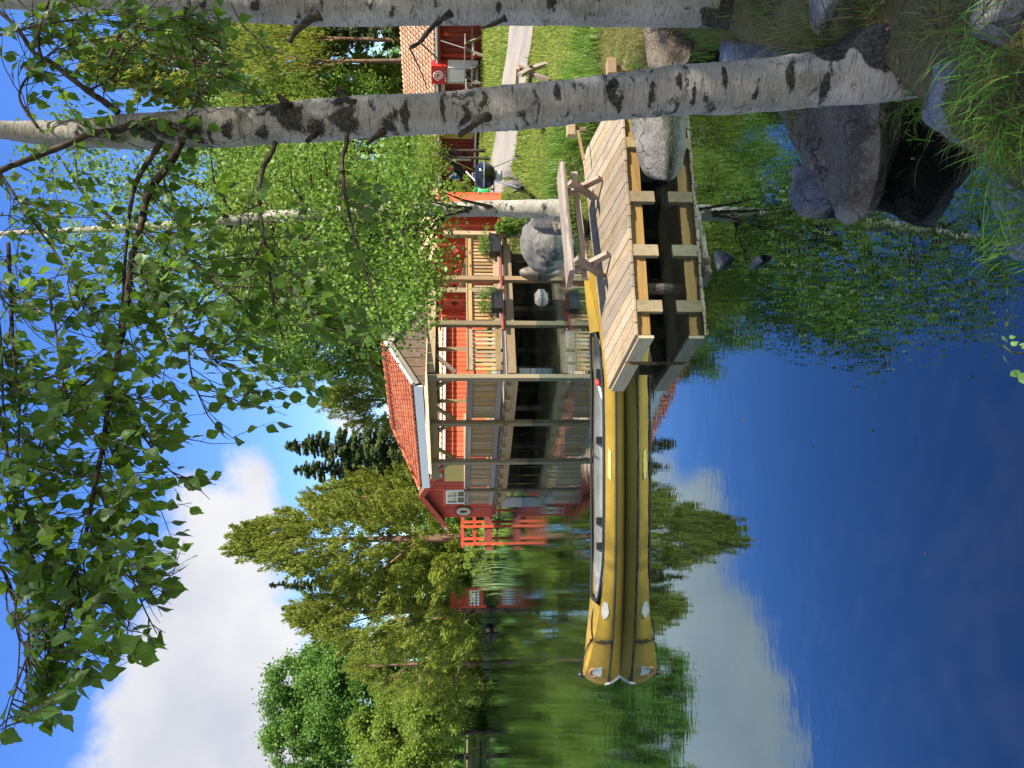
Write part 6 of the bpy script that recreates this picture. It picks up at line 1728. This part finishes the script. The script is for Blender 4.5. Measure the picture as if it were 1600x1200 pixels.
def scatter(n, x0, x1, y0, y1, dmin, cond=None):
    x = rg.uniform(x0, x1, n); y = rg.uniform(y0, y1, n); d = pond_sd(x, y); ok = d > dmin
    if cond is not None: ok &= cond(x, y)
    return x[ok], y[ok]
infr = lambda x, y: (np.abs(x) < y * .56 + .3)
x, y = scatter(150000, 1.5, 13, 8.6, 22, .05, lambda x, y: infr(x, y) & ~on_path(x, y))
patch_ = vnoise(np.column_stack([x, y, x * 0]), .8, 4)
grass('lawn_grass', 'mown green and yellowish lawn behind the dock', x, y, .055 + .06 * patch_, .012, 'lawn_blade', 1)
x, y = scatter(26000, 3.0, 16, 15, 33, .05, lambda x, y: infr(x, y) & ~on_path(x, y))
grass('meadow_grass', 'yellow green grass strip between the path and the shed', x, y, .14, .03, 'lawn_blade', 2)
x, y = scatter(16000, 2.3, 6.5, 8.4, 12.6, .0, lambda x, y: infr(x, y) & (vnoise(np.column_stack([x, y, x * 0]), 1.4, 8) > .38) & (pond_sd(x, y) < 1.3))
grass('tall_grass', 'tall green grass along the shore behind the dock', x, y, .26, .012, 'shrub_leaf', 3, .7)
x, y = scatter(120000, .2, 4.2, 1.2, 8.6, -.02, lambda x, y: off_rocks(x, y) & (vnoise(np.column_stack([x, y, x * 0]), 3.2, 2) > .22))
grass('bank_grass', 'brownish green grass tangled over the near bank', x, y, .085, .0045, 'bank_blade', 4, 1.1, seg=3)
x, y = scatter(3600, .3, 3.4, 1.4, 5.6, .0, lambda x, y: (vnoise(np.column_stack([x, y, x * 0]), 4.5, 12) > .62))
grass('fresh_grass', 'fresh bright green sprouts among the bank grass', x, y, .12, .006, 'fresh_blade', 5, .9, seg=4)
x, y = scatter(26000, -30, -4.2, 28, 66, .1, lambda x, y: infr(x, y))
grass('far_bank_grass', 'sunlit grass on the far bank', x, y, .45, .07, 'lawn_blade', 6)
# leaning tufts over the water
def tuft(label, u, v, z, n, h, mat, dirs, seed, spread=.05, lean=1.2, w=.005, cat='grass tuft'):
    rg = np.random.default_rng(seed); c = G(u, v, z); pos = np.column_stack([c.x + rg.normal(size=n) * spread, c.y + rg.normal(size=n) * spread, np.full(n, c.z)])
    vv_, q, t = blades(pos, np.full(n, h), w, rg, lean, np.tile(np.array(dirs, float), (n, 1)), 6)
    o = link('grass_tuft', npmesh('grass_tuft', vv_, q, t, origin=c), mat); o.location = c
    return tag(o, label, cat, None, 'stuff')
tuft('long thin grass hanging over the water below the round boulder', 1032, 1085, .30, 60, .34, 'fresh_blade', (-1, -.2, 0), 1, .10, 1.5)
tuft('dry grass tuft on the bank right of the main birch', 1135, 1285, .52, 220, .25, 'bank_blade', (.1, .2, 0), 2, .09, .9)
tuft('fresh green grass at the left foot of the main birch', 1050, 1440, .30, 90, .10, 'fresh_blade', (-.8, -.3, 0), 3, .09, 1.3)
tuft('bright green blades drooping over the rock at the bottom right', 1000, 1590, .40, 80, .17, 'fresh_blade', (-1, -.1, 0), 4, .06, 1.7, .0055)
tuft('bright green blades in the lower right grass', 1100, 1550, .45, 70, .14, 'fresh_blade', (-.9, .2, 0), 5, .08, 1.4, .005)
tuft('leafy green sprouts on the slope at the right', 1150, 1540, .6, 70, .12, 'fresh_blade', (-.6, 0, 0), 6, .10, 1.1, .005)
tuft('moss green blades on the edge of the bottom corner rock', 860, 1592, .20, 160, .09, 'fresh_blade', (-.4, .3, 0), 7, .09, .9, .006)
tuft('green blades on top of the round boulder edge beside the dock', 1060, 1000, .46, 60, .22, 'fresh_blade', (-.3, -.4, 0), 8, .15, 1.)
tuft('pale sedge tuft between the two near birches', 1160, 1120, .5, 120, .22, 'fresh_blade', (-.3, -.4, 0), 9, .16, 1.)
tuft('mossy grass on top of the dark wedge rock', 1030, 1245, .36, 120, .10, 'bank_blade', (-.5, -.4, 0), 10, .07, 1.)
# floating bits on the quiet water by the bank
rg = np.random.default_rng(15); n = 260
fx_ = rg.uniform(-.9, 2.4, n); fy_ = rg.uniform(1.6, 6.5, n); ok = pond_sd(fx_, fy_) < -.05; ok &= rg.random(n) < np.exp(pond_sd(fx_, fy_) * 1.3)
c = np.column_stack([fx_, fy_, np.full(n, .004)])[ok]; ax_ = np.column_stack([rg.normal(size=len(c)), rg.normal(size=len(c)), np.zeros(len(c))]); ax_ = unitv(ax_); sd_ = np.column_stack([-ax_[:, 1], ax_[:, 0], ax_[:, 2]]); ll = rg.uniform(.004, .016, len(c))[:, None]
vv_ = np.stack([c - ax_ * ll, c + sd_ * ll * .5, c + ax_ * ll, c - sd_ * ll * .5], 1).reshape(-1, 3)
o = link('floating_litter', npmesh('floating_litter', vv_, np.arange(len(vv_)).reshape(-1, 4)), 'bank_blade'); tag(o, 'specks of leaf litter floating on the dark water by the bank', 'litter', kind='stuff')
# dry litter on the bank soil
n = 9000; x = rg.uniform(.3, 4., n); y = rg.uniform(1.2, 8., n); ok = (pond_sd(x, y) > .08) & off_rocks(x, y); x = x[ok]; y = y[ok]
c = np.column_stack([x, y, land_z(x, y) + .012]); v, q = leaf_quads(c, rg.normal(size=c.shape) * np.array([1, 1, .25]), rg.uniform(.012, .05, len(c)), rg.uniform(.004, .018, len(c)), rg)
o = link('leaf_litter', npmesh('leaf_litter', v, q), 'dry_litter'); tag(o, 'dry brown leaf litter between the grass of the near bank', 'litter', kind='stuff')
# reeds at the inlet
rg = np.random.default_rng(9); n = 420
c = np.column_stack([(rg.uniform(288, 345, n) - 600) / F * 40, 40 + rg.normal(size=n) * 1.2, np.full(n, -.1)]); vv_, q, t = blades(c, np.full(n, 1.25), .05, rg, .25)
o = link('reeds', npmesh('reeds', vv_, q, t), 'reed_blade'); tag(o, 'pale green reeds standing in the water near the footbridge', 'reeds', kind='stuff')
n = 500; c = np.column_stack([(rg.uniform(150, 300, n) - 600) / F * 50, 50 + rg.normal(size=n) * 1.5, np.full(n, -.05)]); vv_, q, t = blades(c, np.full(n, .7), .06, rg, .4)
o = link('shore_sedge', npmesh('shore_sedge', vv_, q, t), 'reed_blade'); tag(o, 'green sedge along the far water edge below the trellis', 'sedge', kind='stuff')
# long drawn grass stalks crossing the dark water
# plants in the planters
for k, (pl, c) in enumerate(PLANTERS):
    rg = np.random.default_rng(60 + k); cen = np.array((c + NR * .13 + Z(.40))[:])
    cl = cen + rg.normal(size=(34, 3)) * np.array([.17, .07, .10]); v, q = crown(rg, cl, 26, .05, .06, .025, lambda p, o_, c_: rg.normal(size=p.shape) + np.array([0, 0, .6]))
    o = link('plant', npmesh('plant', v, q, origin=WL[pl]), 'shrub_leaf', pl); o['kind'] = 'stuff'
# round-leaved sprig at the bottom edge
sprig_meshes = []
for s_ in SHAPES:
    me = bpy.data.meshes.new('sprig_leaf'); me.from_pydata(s_[0], [], s_[1]); me.materials.append(MATS['sprig_leaf']); sprig_meshes.append(me)
spg = thing('alder_sprig', 'sprig of round light green leaves at the bottom edge of the water', 'plant', G(640, 1640, .25))
rg = np.random.default_rng(21)
st = [G(640, 1660, .2), P(650, 1610, 2.45), P(648, 1585, 2.4), P(660, 1568, 2.4)]
part('stem', MB().tube(catmull(st, 5), .003, 5), 'leaf_stalk', spg)
for (u, v, s) in ((690, 1571, .022), (676, 1566, .03), (645, 1568, .04), (622, 1582, .04), (618, 1598, .035), (604, 1592, .045), (660, 1580, .026), (672, 1577, .02), (635, 1600, .04), (655, 1597, .03), (592, 1604, .04), (670, 1604, .04)):
    p = P(u, v, 2.4 + rg.normal() * .04); x, y, z = leaf_frame(p, Vector((rg.normal() * .6, -.2, -.4)))
    M = Matrix.Identity(4); M.col[0][:3] = x * s; M.col[1][:3] = y * s * 1.35; M.col[2][:3] = z * s; M.col[3][:3] = p - WL[spg]
    sm_ = sprig_meshes[int(rg.integers(0, 3))]
    o = bpy.data.objects.new('leaf', sm_); col.objects.link(o); o.parent = spg; o.matrix_local = M
